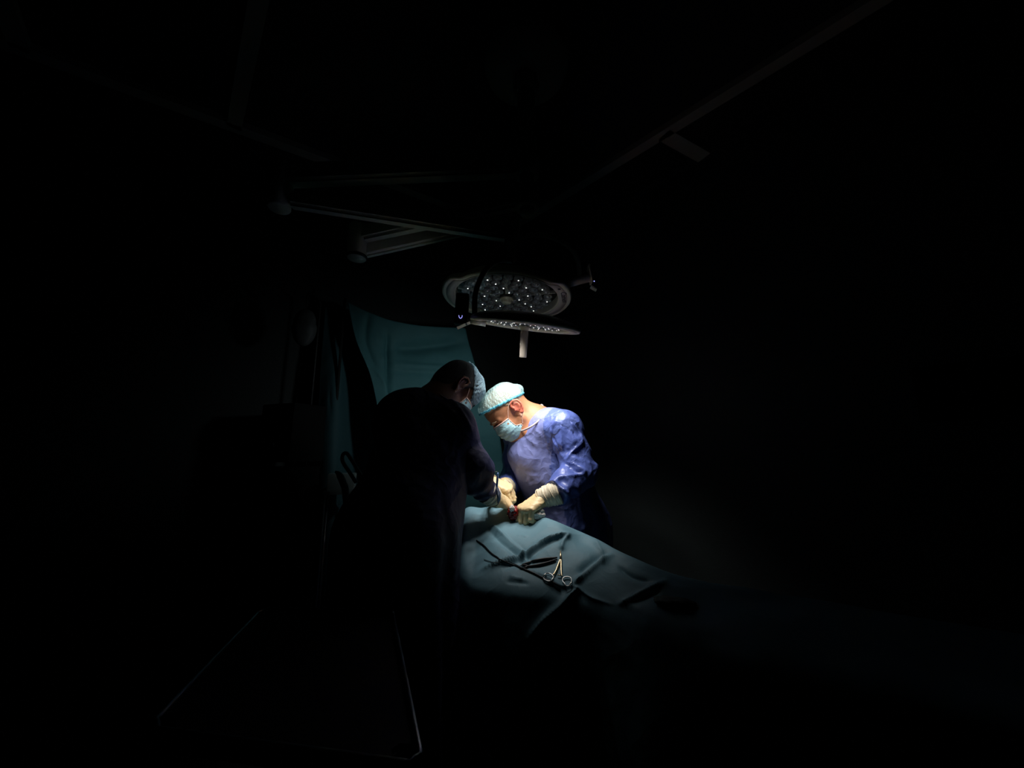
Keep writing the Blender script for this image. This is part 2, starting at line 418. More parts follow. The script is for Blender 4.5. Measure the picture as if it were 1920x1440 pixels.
def beam(name, a, b, w, h, parent, m='enamel_grey', b0=.012):
    """rounded box-section arm from a to b"""
    a = Vector(a); b = Vector(b); d = (b - a); L = d.length; x, y = frame(d)
    R = Matrix((x, y, d.normalized())).transposed().to_4x4()
    bm = bmesh.new(); box(bm, (0, 0, L / 2), (w, h, L)); bmesh.ops.bevel(bm, geom=bm.edges[:], offset=b0, segments=3, affect='EDGES')
    bmesh.ops.transform(bm, matrix=Matrix.Translation(a) @ R, verts=bm.verts)
    return finish(bm, name, M[m], parent, smooth=False)
def knuckle(name, c, r, h, parent, m='black'):
    bm = bmesh.new(); lathe(bm, [(0, -h / 2), (r * .9, -h / 2), (r, -h / 2 + .006), (r, h / 2 - .006), (r * .9, h / 2), (0, h / 2)], Matrix.Translation(c), 32)
    return finish(bm, name, M[m], parent)
def lamp_head(parent, Mx, R, lobes, nring, text):
    """disc head facing local -Z"""
    seg = 144
    def rad(t):
        if not lobes: return R
        a = abs(((t + math.pi / 2) % math.pi) - math.pi / 2); s = min(1, max(0, (math.radians(44) - a) / math.radians(7)))
        return R * (.90 + .10 * (3 * s * s - 2 * s ** 3))
    ri = R * .80
    def ring(bm, fr, z, off): return [bm.verts.new(Mx @ Vector((fr(2 * math.pi * k / seg) * math.cos(2 * math.pi * k / seg) + 0, fr(2 * math.pi * k / seg) * math.sin(2 * math.pi * k / seg), z))) for k in range(seg)]
    def skin(bm, rs):
        for a, b in zip(rs, rs[1:]):
            for k in range(seg): bm.faces.new((a[k], a[(k + 1) % seg], b[(k + 1) % seg], b[k]))
    s = R / .34
    bm = bmesh.new()
    prof = [(lambda t: ri, .05 * s), (lambda t: ri, .0), (lambda t: ri + .004, -.003 * s), (lambda t: rad(t) - .016 * s, -.003 * s), (lambda t: rad(t) - .006 * s, -.006 * s), (lambda t: rad(t), .002 * s),
            (lambda t: rad(t), .016 * s), (lambda t: rad(t) - .01 * s, .026 * s), (lambda t: rad(t) * .86, .045 * s), (lambda t: rad(t) * .6, .068 * s), (lambda t: rad(t) * .3, .078 * s), (lambda t: .01, .08 * s)]
    rs = [ring(bm, f, z, 0) for f, z in prof]; skin(bm, rs); bm.faces.new(rs[-1])
    hd = finish(bm, 'lamp_head', M['enamel'], parent)
    bm = bmesh.new()
    rs = [ring(bm, f, z, 0) for f, z in ((lambda t: ri + .006, -.0032 * s), (lambda t: ri + .006, -.006 * s), (lambda t: rad(t) - .022 * s, -.006 * s), (lambda t: rad(t) - .022 * s, -.0032 * s))]
    skin(bm, rs); finish(bm, 'flange', M['brandgrey'], hd)
    bm = bmesh.new(); lathe(bm, [(0, .044 * s), (ri - .001, .044 * s), (ri - .001, .048 * s), (0, .048 * s)], Mx, 96); finish(bm, 'lens_tray', M['tray'], hd, smooth=False)
    for k in range(5):                                       # spokes
        a = math.radians(90 + 36 + 72 * k)
        bm = bmesh.new(); box(bm, (0, 0, 0), (ri - .05 * s, .014 * s, .012 * s))
        bmesh.ops.transform(bm, matrix=Mx @ Matrix.Rotation(a, 4, 'Z') @ Matrix.Translation(((ri + .03 * s) / 2, 0, .014 * s)), verts=bm.verts)
        finish(bm, 'spoke', M['enamel_grey'], hd, smooth=False)
    rl = .0225 * s
    n = 0
    for (rr, cnt, ph) in nring:
        for k in range(cnt):
            a = ph + 2 * math.pi * k / cnt; lx, ly = rr * s * math.cos(a), rr * s * math.sin(a)
            T = Mx @ Matrix.Translation((lx, ly, 0))
            bm = bmesh.new()
            lathe(bm, [(rl * .4, .043 * s), (rl * .7, .034 * s), (rl * .97, .014 * s), (rl, .008 * s), (rl * .93, .006 * s), (rl * .80, .016 * s), (rl * .66, .019 * s), (rl * .60, .012 * s), (rl * .50, .007 * s), (rl * .34, .0035 * s), (rl * .16, .0022 * s), (0, .002 * s)], T, 20)
            ln = finish(bm, 'lens', M['reflector'], hd)
            bm = bmesh.new(); lathe(bm, [(0, .0016 * s), (rl * .13, .0018 * s), (rl * .15, .0030 * s), (0, .0032 * s)], T, 10)
            finish(bm, 'led_glint_dot', M['led_on' if not lobes else 'led_glint'], hd) if n % (3 if lobes else 1) == 0 else bm.free()
            n += 1
    bm = bmesh.new(); lathe(bm, [(0, .0), (ri - .002, .0), (ri - .002, .0015 * s), (0, .0015 * s)], Mx, 96); finish(bm, 'cover_glass', M['cover'], hd, smooth=False)
    bm = bmesh.new(); lathe(bm, [(0, -.026 * s), (.022 * s, -.026 * s), (.026 * s, -.022 * s), (.026 * s, -.012 * s), (.034 * s, -.010 * s), (.036 * s, -.002 * s), (.034 * s, -.0005 * s), (0, -.0005 * s)], Mx, 40)
    finish(bm, 'hub', M['hub'], hd)
    if text:
        def put(body, size, rr, a, name):
            cu = bpy.data.curves.new(name, 'FONT'); cu.body = body; cu.size = size; cu.extrude = .0006; cu.align_x = 'CENTER'; cu.align_y = 'CENTER'
            to = bpy.data.objects.new(name, cu); C.objects.link(to); bpy.context.view_layer.update()
            me = bpy.data.meshes.new_from_object(to.evaluated_get(bpy.context.evaluated_depsgraph_get())); bpy.data.objects.remove(to)
            # text lies on the downward face, read from below, running round the rim
            me.transform(Mx @ Matrix.Rotation(a, 4, 'Z') @ Matrix.Translation((rr, 0, -.0066 * s)) @ Matrix.Rotation(-math.pi / 2, 4, 'Z') @ Matrix.Scale(-1, 4, (1, 0, 0)))
            me.transform(wmat(hd).inverted()); return link(name, me, M['ink'], hd, smooth=False)
        put('Comen', .042 * s, R * .893, math.radians(-12), 'brand_lettering')
        bm = bmesh.new(); lathe(bm, [(0, -.0066 * s), (.008 * s, -.0066 * s), (.008 * s, -.006 * s), (0, -.006 * s)], Mx @ Matrix.Translation((R * .893 * math.cos(math.radians(-31)), R * .893 * math.sin(math.radians(-31)), 0)), 16); finish(bm, 'brand_emblem', M['ink'], hd, smooth=False)
    return hd

# upper lamp
LAc = W(950, 560, 1.85)
LAt = thing('surgical_light', LAc, 'larger upper operating lamp with clear lenses facing down and lettered flange', 'surgical light', 'surgical lamps over the table')
MA = Matrix.Translation(LAc) @ Euler((math.radians(-1), math.radians(3), 0)).to_matrix().to_4x4()
lamp_head(LAt, MA, .335, True, [(.068, 8, .2), (.118, 14, .1), (.168, 20, 0), (.218, 27, .1)], True)
aj = Vector((PX, PY, 2.335)); ael = Vector((-.69, 1.536, 2.30)); ael2 = Vector((-.685, 1.54, 2.22))
ast = Vector((W(968, 410, 1.85)))
knuckle('hinge_block', (PX, PY, 2.335), .048, .085, LAt, 'enamel_grey')
beam('upper_arm', aj + Vector((-.03, 0, 0)), ael, .05, .075, LAt)
knuckle('elbow', ael + Vector((0, 0, -.035)), .042, .16, LAt, 'enamel_grey')
knuckle('elbow_ring', ael + Vector((0, 0, -.105)), .0445, .016, LAt, 'black')
beam('spring_arm', ael2, ast + Vector((-.01, 0, .0)), .045, .062, LAt, 'enamel')
bm = bmesh.new(); tube(bm, [ast + Vector((0, 0, .035)), Vector((ast.x, ast.y, W(968, 448, 1.85).z))], .02); finish(bm, 'stem', M['enamel_grey'], LAt)
yk = crv([W(968, 446, 1.85), W(1012, 440, 1.85), W(1052, 452, 1.85), W(1077, 474, 1.85), W(1085, 497, 1.85), W(1087, 522, 1.85)], 8)
bm = bmesh.new(); tube(bm, yk, .013, 12); finish(bm, 'yoke', M['enamel_grey'], LAt)
bm = bmesh.new(); tube(bm, [W(1059, 533, 1.85), W(1061, 532.4, 1.85), W(1062, 532, 1.85), W(1104, 521, 1.85)], [.012, .018, .0225, .0225], 24); finish(bm, 'pivot', M['enamel'], LAt)
cbR = Matrix.Rotation(math.radians(-8), 3, 'Y')
bm = bmesh.new(); box(bm, W(1106.5, 515, 1.85), (.012, .05, .10), cbR); finish(bm, 'bracket', M['enamel'], LAt, smooth=False, bevel=.003)
bm = bmesh.new(); box(bm, W(1112, 517, 1.84), (.022, .055, .105), cbR); box_ = finish(bm, 'control_box', M['black'], LAt, smooth=False, bevel=.006)
bm = bmesh.new(); box(bm, W(1113, 541, 1.84), (.036, .03, .006), Matrix.Rotation(math.radians(32), 3, 'Y')); finish(bm, 'end_plate', M['enamel'], LAt, smooth=False)
bm = bmesh.new(); lathe(bm, [(0, 0), (.0028, 0), (.0028, .002), (0, .002)], Matrix.Translation(W(1114, 527.5, 1.84 - .0295)) @ Matrix.Rotation(math.pi / 2, 4, 'X'), 12); finish(bm, 'button', M['led_blue'], box_)

# lower lamp
LBc = W(984, 612, 1.47)
LBt = thing('surgical_light', LBc, 'smaller lower operating lamp seen edge-on with white sterile handle below', 'surgical light', 'surgical lamps over the table')
MB_ = Matrix.Translation(LBc) @ Euler((math.radians(15), math.radians(7.5), 0)).to_matrix().to_4x4()
lamp_head(LBt, MB_, .228, False, [(.09, 9, .2), (.15, 15, .1), (.21, 22, 0)], False)
sB = .228 / .34
bm = bmesh.new(); lathe(bm, [(0, -.128), (.0125, -.128), (.0145, -.126), (.0165, -.03), (.015, -.016), (0, -.016)], MB_ @ Matrix.Rotation(math.radians(-4), 4, 'Y'), 28)
finish(bm, 'sterile_handle', M['handle'], LBt)
bj = Vector((PX, PY, 2.49)); bel = Vector((-.935, 1.353, 2.45)); bel2 = W(545, 374, 1.353); bst = W(953, 438, 1.44)
knuckle('hinge_block', (PX, PY, 2.49), .05, .10, LBt, 'enamel_grey')
beam('upper_arm', bj + Vector((-.03, 0, 0)), bel, .06, .09, LBt)
knuckle('elbow', (bel.x, bel.y, 2.40), .042, .20, LBt, 'enamel_grey')
beam('spring_arm', bel2, bst, .05, .07, LBt, 'enamel_grey')
bm = bmesh.new(); tube(bm, [bst + Vector((-.02, 0, .02)), bst + Vector((.012, 0, -.01))], .03); finish(bm, 'swivel', M['black'], LBt)
bm = bmesh.new(); tube(bm, [bst + Vector((.012, 0, .03)), W(959, 489, 1.45)], .019); finish(bm, 'stem', M['enamel_grey'], LBt)
yb = crv([W(962, 489, 1.45), W(938, 487, 1.45), W(915, 501, 1.44), W(900, 525, 1.43), W(891, 555, 1.42), W(890, 598, 1.42)], 8)
bm = bmesh.new(); tube(bm, yb, [.020] * len(yb), 14, flat=.55, up=Vector((0, 1, 0))); finish(bm, 'yoke', M['black'], LBt)
bm = bmesh.new(); tube(bm, [W(912, 603, 1.44), W(876, 596, 1.43)], .021, 24); finish(bm, 'pivot', M['enamel'], LBt)
bm = bmesh.new(); box(bm, W(866, 580, 1.40), (.052, .034, .125), Matrix.Rotation(math.radians(3), 3, 'Y')); cb = finish(bm, 'control_box', M['black'], LBt, smooth=False, bevel=.008)
bm = bmesh.new(); box(bm, W(869, 609.5, 1.40), (.055, .03, .004), Matrix.Rotation(math.radians(-25), 3, 'Y')); finish(bm, 'end_plate', M['enamel_grey'], LBt, smooth=False)
p0 = W(863.5, 594, 1.40 - .019)
bm = bmesh.new(); tube(bm, crv([p0 + Vector((x, 0, z)) for x, z in ((-.0065, .006), (-.005, -.002), (0, -.006), (.005, -.002), (.0065, .006))], 4), .0011, 6); finish(bm, 'power_symbol', M['led_blue'], cb)
# its light: focused beams from the underside; an added spot fills the hung sheet
def lampdata(name, typ, energy, loc, dirv, col, parent, **kw):
    d = bpy.data.lights.new(name, typ); d.energy = energy; d.color = col
    for k, v in kw.items(): setattr(d, k, v)
    o = bpy.data.objects.new(name, d); C.objects.link(o); o.parent = parent
    w = Matrix.Translation(loc) @ dirv.to_track_quat('-Z', 'Y').to_matrix().to_4x4()
    o.matrix_local = wmat(parent).inverted() @ w
    return o
nB = (MB_.to_3x3() @ Vector((0, 0, -1))).normalized()
for k in range(6):
    q = MB_ @ Vector((.125 * math.cos(k * math.pi / 3), .125 * math.sin(k * math.pi / 3), -.012))
    lampdata('lamp_beam', 'SPOT', BEAM_W / 6, q, (Vector((.13, 1.73, 1.1)) - q), (1, .97, .93), LBt, spot_size=math.radians(86), spot_blend=1, shadow_soft_size=.03)
lampdata('sheet_fill', 'SPOT', SHEET_FILL_W, LBc + nB * .03 + Vector((-.04, .12, 0)), Vector((-.50, .72, -.42)), (.85, .97, 1), LBt, spot_size=math.radians(125), spot_blend=1, shadow_soft_size=.04)  # added spot, turned sideways to brighten the hung sheet

# ------------------------------------------------------------------ sheets built from control grids
def sheet(name, grid, m, nu=10, nv=10, thick=.003, parent=None, cr=None, wr=None):
    rows = [crv(r, nu) for r in grid]
    cols = list(zip(*rows)); cols = [crv(c, nv) for c in cols]
    V = np.array([tuple(p) for c in cols for p in c]); nr = len(cols[0]); nc_ = len(cols)
    Q = np.array([(i * nr + j, (i + 1) * nr + j, (i + 1) * nr + j + 1, i * nr + j + 1) for i in range(nc_ - 1) for j in range(nr - 1)])
    N = vnormals(V, Q)
    if wr: V = wrinkle(V, Q, *wr)
    if cr: V = creases(V, Q, cr)
    me = bpy.data.meshes.new(name); me.from_pydata([tuple(v) for v in V], [], [tuple(int(k) for k in q) for q in Q])
    bm = bmesh.new(); bm.from_mesh(me); bmesh.ops.recalc_face_normals(bm, faces=bm.faces)
    bmesh.ops.solidify(bm, geom=bm.faces[:], thickness=thick); bmesh.ops.recalc_face_normals(bm, faces=bm.faces); bm.to_mesh(me); bm.free()
    if parent is not None: me.transform(wmat(parent).inverted())
    return link(name, me, m, parent)

F = [(-.235, 1.60, .92), (-.200, 1.60, 1.100), (-.12, 1.61, 1.112), (-.03, 1.62, 1.117), (.065, 1.545, 1.108), (.171, 1.41, 1.088), (.264, 1.393, 1.052), (.366, 1.245, 1.022), (.50, 1.165, .982), (.70, 1.155, .952), (1.0, 1.05, .93), (1.35, .86, .92)]
Nn_ = [(-.20, 1.31, .80), (-.175, 1.30, .955), (-.12, 1.255, .955), (-.06, 1.22, .955), (.01, 1.195, .95), (.10, 1.185, .95), (.20, 1.175, .948), (.30, 1.11, .93), (.40, 1.02, .92), (.56, .90, .91), (.82, .76, .90), (1.10, .58, .89)]
grid = []
for k, (f, n) in enumerate(zip(F, Nn_)):
    f = Vector(f); n = Vector(n); bo = (f - n).normalized(); bo.z = 0; jz = .012 * math.sin(2.3 * k)
    m1 = f.lerp(n, .33) + Vector((0, 0, .016)); m2 = f.lerp(n, .68) + Vector((0, 0, .012 + jz))
    grid.append([f + bo * .09 + Vector((0, 0, -.72)), f + bo * .075 + Vector((0, 0, -.38)), f + bo * .045 + Vector((0, 0, -.10)), f, m1, m2, n, n - bo * .035 + Vector((0, 0, -.07)),
                 n - bo * (.075 + .03 * math.sin(1.9 * k)) + Vector((0, 0, -.30)), n - bo * (.10 + .045 * math.sin(1.9 * k)) + Vector((0, 0, -.60)), n - bo * (.10 + .05 * math.sin(1.9 * k)) + Vector((0, 0, -.74))])
DCR = [([(905, 1068), (935, 1056), (985, 1038), (1025, 1012), (1050, 1004), (1068, 1001)], 0.008, 0.0189),
       ([(1068, 1003), (1056, 1015), (1052, 1032)], 0.0064, 0.0135), ([(940, 1066), (985, 1046), (1030, 1016), (1060, 1008)], 0.0128, -0.0108),
       ([(925, 985), (945, 1005), (975, 1030), (990, 1056)], 0.008, 0.01215), ([(915, 990), (935, 1012), (962, 1034), (978, 1052)], 0.0112, -0.0108), ([(950, 1006), (985, 1036), (1000, 1058)], 0.0096, -0.0081),
       ([(1150, 1040), (1120, 1058), (1092, 1082), (1072, 1098)], 0.0072, 0.0162), ([(1140, 1036), (1108, 1055), (1085, 1075)], 0.0128, -0.0135),
       ([(1250, 1088), (1215, 1106), (1185, 1122), (1160, 1134)], 0.0064, 0.01215), ([(1240, 1104), (1205, 1122), (1180, 1128)], 0.0096, -0.0081),
       ([(985, 1065), (1020, 1080), (1050, 1098), (1080, 1103), (1110, 1122), (1150, 1134)], 0.0056, 0.0081), ([(1085, 1104), (1050, 1135), (1010, 1170), (985, 1205)], 0.008, 0.0243), ([(1078, 1118), (1045, 1150), (1005, 1190)], .014, -.005),
       ([(955, 1080), (980, 1086)], 0.004, 0.0054), ([(950, 1090), (990, 1094)], 0.0048, -0.0054),
       ([(970, 1003), (990, 1006)], 0.0032, 0.00405), ([(1115, 1010), (1130, 1040), (1128, 1060)], 0.0112, 0.0081), ([(1160, 1062), (1185, 1082), (1220, 1090)], 0.008, -0.0081)]
drape = sheet('surgical_drape', grid, M['drape'], 22, 26, .003, wr=(.003, 3.2, 3), cr=DCR)
tag(drape, 'pale blue-green surgical drape spread over the patient and the operating table', 'surgical drape')
# operating table under it
bmv = BVHTree.FromPolygons([v.co.copy() for v in drape.data.vertices], [tuple(p.vertices) for p in drape.data.polygons])
tbl = thing('operating_table', (.35, 1.21, 0), 'operating table hidden beneath the blue-green drape', 'operating table')
axd = Vector((.80, -.50, 0)).normalized(); ang = math.atan2(axd.y, axd.x); Rt = Matrix.Rotation(ang, 3, 'Z')
bm = bmesh.new(); box(bm, (.42, 1.17, .79), (1.35, .24, .05), Rt); finish(bm, 'tabletop', M['black'], tbl, smooth=False, bevel=.015)
bm = bmesh.new(); box(bm, (.35, 1.21, .45), (.30, .18, .64), Rt); finish(bm, 'column', M['steel'], tbl, smooth=False, bevel=.015)
bm = bmesh.new(); box(bm, (.40, 1.18, .065), (.75, .22, .13), Rt); finish(bm, 'base', M['steel'], tbl, smooth=False, bevel=.02)

def on(px, py, off=.003):
    h = bmv.ray_cast(Vector((0, 0, ZC)), ray(px, py).normalized())
    n = h[1]; n = n if n.z > 0 else -n
    return h[0] + n * off
def lay(pts, off=.003, n=8): return [on(p.x, p.y, off) for p in crv([(a, b, 0) for a, b in pts], n)]
# needle holder
nh = thing('needle_holder', on(1050, 1065), 'shiny steel needle holder with two finger rings lying open on the drape', 'surgical clamp')
def ringpts(cx, cy, rx, ry, a=0, n=28):
    return [(cx + rx * math.cos(t) * math.cos(a) - ry * math.sin(t) * math.sin(a), cy + rx * math.cos(t) * math.sin(a) + ry * math.sin(t) * math.cos(a)) for t in [2 * math.pi * k / n for k in range(n + 1)]]
for side, sh, rc in (('l', [(1051.5, 1050), (1049, 1056), (1043, 1072), (1039, 1079), (1036.5, 1081)], (1028, 1084.5, 9.2, 6.6, .15)), ('r', [(1051.5, 1050), (1052.3, 1056), (1052.6, 1072), (1053, 1080), (1054, 1083)], (1064, 1091, 9.6, 7.4, .2))):
    bm = bmesh.new(); q = lay(sh, .006, 5); tube(bm, q, [.0032 - .0007 * k / len(q) for k in range(len(q))], 8); finish(bm, 'shank', M['gold'], nh)
    bm = bmesh.new(); tube(bm, [on(x, y, .005) for x, y in ringpts(*rc)], .0019, 8, caps=False); finish(bm, 'finger_ring', M['chrome'], nh)
bm = bmesh.new(); q = [on(1051.5, 1052, .006), on(1051.3, 1044, .006), on(1051, 1034, .005)]; tube(bm, q, [.0038, .0034, .0015], 8); finish(bm, 'jaw', M['gold'], nh)
bm = bmesh.new(); tube(bm, [on(1045.5, 1081, .006), on(1053, 1081.5, .006)], .0017, 6); finish(bm, 'ratchet', M['gold'], nh)
# dark scissors next to it
ds = thing('scissors', on(1010, 1056), 'dark blackened scissors lying left of the steel needle holder', 'scissors')
for sh in ([(979, 1061), (1000, 1054), (1020, 1049.5), (1045, 1047)], [(983, 1064.5), (1005, 1062), (1025, 1057), (1043, 1051)]):
    bm = bmesh.new(); q = lay(sh, .004, 5); tube(bm, q, [.0022 + .0018 * math.sin(math.pi * k / (len(q) - 1)) for k in range(len(q))], 8); finish(bm, 'blade', M['black'], ds)
bm = bmesh.new(); tube(bm, [on(x, y, .004) for x, y in ringpts(982, 1064, 7, 2.6, -.12)], .0018, 8, caps=False); finish(bm, 'finger_ring', M['black'], ds)
bm = bmesh.new(); tube(bm, lay([(893, 1014), (908, 1024), (925, 1041), (950, 1055), (978, 1066), (1000, 1075), (1020, 1085), (1035, 1091), (1050, 1099)], .0025), .0022, 8)
tag(finish(bm, 'electrosurgical_cable', M['cable']), 'thin black cable running across the drape under the needle holder', 'cable')
bm = bmesh.new(); tube(bm, lay([(908, 1050), (925, 1055), (940, 1054), (951, 1052), (962, 1057), (976, 1064)], .002), .0011, 6)
tag(finish(bm, 'suture_thread', M['cable']), 'fine dark thread looped on the drape left of the scissors', 'thread')
# lump on the dark far end of the drape
bm = bmesh.new(); bmesh.ops.create_icosphere(bm, subdivisions=3, radius=1)
for v in bm.verts: v.co *= 1 + .25 * noise.noise(v.co * 2)
bmesh.ops.transform(bm, matrix=Matrix.Translation(on(1265, 1132, .006)) @ Matrix.Rotation(-.4, 4, 'Z') @ Matrix.Diagonal((.05, .025, .012, 1)), verts=bm.verts)
tag(finish(bm, 'used_swab', mat('dark_swab', (.10, .13, .12), .9, bump=.003, bscale=90)), 'crumpled dark swab on the dim foot end of the drape', 'swab')

# ------------------------------------------------------------------ hung sheets behind the assistant
g = [[W(652, 566, 2.10), W(668, 640, 2.10), W(695, 705, 2.11), W(712, 785, 2.12), W(735, 880, 2.12), W(745, 980, 2.10)],
     [W(690, 585, 2.13), W(700, 650, 2.14), W(722, 715, 2.15), W(742, 790, 2.15), W(765, 880, 2.14), W(775, 980, 2.12)],
     [W(730, 600, 2.18), W(733, 655, 2.20), W(745, 720, 2.20), W(765, 790, 2.19), W(800, 880, 2.19), W(810, 980, 2.17)],
     [W(790, 611, 2.27), W(795, 660, 2.29), W(805, 720, 2.28), W(820, 790, 2.27), W(850, 880, 2.26), W(860, 980, 2.25)],
     [W(872, 616, 2.40), W(884, 660, 2.40), W(902, 722, 2.38), W(930, 790, 2.36), W(945, 880, 2.36), W(950, 980, 2.35)]]
scr = sheet('screen_sheet', g, M['screen'], 14, 16, .003, wr=(.006, 2.6, 8),
            cr=[([(726, 625), (727, 680), (731, 740), (740, 790)], .014, -.035), ([(742, 652), (790, 650), (865, 640)], .040, -.055), ([(735, 684), (790, 688), (845, 692), (890, 696)], .012, .024), ([(735, 694), (790, 698), (845, 702)], .014, -.012), ([(700, 632), (728, 642)], .010, .010),  # the wide upper valley is shaped to stand for a shadow band
                ([(690, 588), (686, 640), (705, 690)], .018, -.014), ([(712, 668), (724, 676)], .006, .012), ([(822, 610), (826, 690), (830, 760)], .008, .006), ([(700, 690), (725, 730), (728, 790)], .014, .012)])
tag(scr, 'teal sheet hung as a screen behind the assistant, creased and dimly lit', 'hanging sheet')
g = [[W(560, 600, 2.16), W(578, 720, 2.16), W(570, 840, 2.14), W(560, 960, 2.12), W(560, 1120, 2.10)],
     [W(610, 575, 2.20), W(600, 720, 2.16), W(594, 840, 2.14), W(590, 960, 2.12), W(590, 1120, 2.10)],
     [W(640, 572, 2.24), W(632, 720, 2.15), W(628, 840, 2.12), W(624, 960, 2.10), W(624, 1120, 2.08)],
     [W(665, 580, 2.30), W(668, 720, 2.32), W(670, 840, 2.32), W(670, 960, 2.30), W(668, 1120, 2.28)],
     [W(720, 640, 2.34), W(720, 720, 2.34), W(722, 840, 2.34), W(722, 960, 2.32), W(720, 1120, 2.30)]]
g = [r for r in g]
sc2 = sheet('side_sheet', g[1:], M['screen_shaded'], 12, 14, .003, wr=(.005, 2.2, 5), cr=[([(619, 730), (620, 775)], .006, -.01), ([(600, 690), (690, 690)], .006, .006)])
tag(sc2, 'narrow teal sheet, coloured darker as shaded, hanging left of the main screen sheet', 'hanging sheet')
pt = W(650, 562, 2.12)
pole = thing('drip_stand', (pt.x - .02, pt.y + .02, 0), 'thin steel stand holding up the left corner of the hung sheet', 'stand')
bm = bmesh.new(); tube(bm, [(pt.x - .02, pt.y + .02, .03), (pt.x - .02, pt.y + .02, pt.z + .02)], .008, 12); finish(bm, 'pole', M['paint'], pole)
for k in range(5):
    a = 2 * math.pi * k / 5
    bm = bmesh.new(); tube(bm, [(pt.x - .02, pt.y + .02, .06), (pt.x - .02 + .18 * math.cos(a), pt.y + .02 + .18 * math.sin(a), .012)], .012, 8); finish(bm, 'leg', M['paint'], pole)
pr = W(872, 614, 2.42)
pole2 = thing('drip_stand', (pr.x, pr.y, 0), 'thin steel stand behind the right corner of the hung sheet', 'stand')
bm = bmesh.new(); tube(bm, [(pr.x, pr.y, .03), (pr.x, pr.y, pr.z + .005)], .008, 12); finish(bm, 'pole', M['paint'], pole2)
for k in range(5):
    a = 2 * math.pi * k / 5
    bm = bmesh.new(); tube(bm, [(pr.x, pr.y, .06), (pr.x + .18 * math.cos(a), pr.y + .18 * math.sin(a), .012)], .012, 8); finish(bm, 'leg', M['paint'], pole2)

# ------------------------------------------------------------------ dim equipment at the left
mc = W(545, 812, 2.0)
mon = thing('anaesthesia_machine', (mc.x, mc.y, 0), 'dark anaesthesia machine with a small screen standing left of the sheets', 'medical machine')
Rm = Matrix.Rotation(math.radians(-22), 3, 'Z')
bm = bmesh.new(); box(bm, mc + Vector((0, .02, 0)), (.24, .20, .30), Rm); body = finish(bm, 'housing', M['mach'], mon, smooth=False, bevel=.012)
nf = Rm @ Vector((0, -1, 0))
bm = bmesh.new(); box(bm, mc + Vector((0, .02, .045)) + nf * .103, (.17, .006, .13), Rm); finish(bm, 'display', M['screenglass'], body, smooth=False)
for k in range(3):
    bm = bmesh.new(); box(bm, mc + Vector((0, .02, -.035)) + nf * .103 + Rm @ Vector((-.03 + .03 * k, 0, 0)), (.018, .005, .010), Rm); finish(bm, 'key', M['orange'], body, smooth=False)
bm = bmesh.new(); lathe(bm, [(0, -.004), (.010, -.004), (.012, .0), (.010, .006), (0, .008)], Matrix.Translation(mc + Vector((0, .02, -.06)) + nf * .106) @ nf.to_track_quat('Z', 'Y').to_matrix().to_4x4(), 20); finish(bm, 'knob', M['chrome'], body)
bm = bmesh.new(); box(bm, (mc.x, mc.y + .02, mc.z / 2 - .05), (.22, .20, mc.z - .30 + .05), Rm); finish(bm, 'cabinet', M['mach'], mon, smooth=False, bevel=.01)
for sx in (-1, 1):
    for sy in (-1, 1):
        p = Vector((mc.x, mc.y + .02, .035)) + Rm @ Vector((sx * .09, sy * .08, 0))
        bm = bmesh.new(); lathe(bm, [(0, -.012), (.03, -.012), (.034, -.006), (.034, .006), (.03, .012), (0, .012)], Matrix.Translation(p) @ Matrix.Rotation(math.pi / 2, 4, 'X'), 20); finish(bm, 'castor', M['black'], mon)
bc = W(572, 606, 1.98)
bm = bmesh.new(); bmesh.ops.create_uvsphere(bm, u_segments=32, v_segments=20, radius=1)
for v in bm.verts:
    v.co.x *= 1 + .12 * noise.noise(v.co * 1.5); v.co *= Vector((.075, .055, .13 if v.co.z < 0 else .10)).length / .17; v.co = Vector((v.co.x * .075, v.co.y * .055, v.co.z * (.14 if v.co.z < 0 else .10)))
bmesh.ops.transform(bm, matrix=Matrix.Translation(bc), verts=bm.verts)
bgt = finish(bm, 'infusion_bag', M['bag']); tag(bgt, 'dim pale rounded bag hanging above the anaesthesia machine', 'bag')
hk = thing('bag_stand', (bc.x, bc.y + .03, 0), 'slender pole with a hook carrying the pale bag', 'stand')
bm = bmesh.new(); tube(bm, [(bc.x, bc.y + .14, .02), (bc.x, bc.y + .14, bc.z + .16)] + [tuple(p) for p in crv([(bc.x, bc.y + .14, bc.z + .17), (bc.x, bc.y + .07, bc.z + .20), (bc.x, bc.y, bc.z + .17), (bc.x, bc.y, bc.z + .095)], 5)], .006, 10); finish(bm, 'pole', M['paint'], hk)
bm = bmesh.new(); lathe(bm, [(0, .0), (.14, .0), (.14, .012), (.02, .03), (0, .03)], Matrix.Translation((bc.x, bc.y + .14, 0)), 32); finish(bm, 'base', M['steel'], hk)
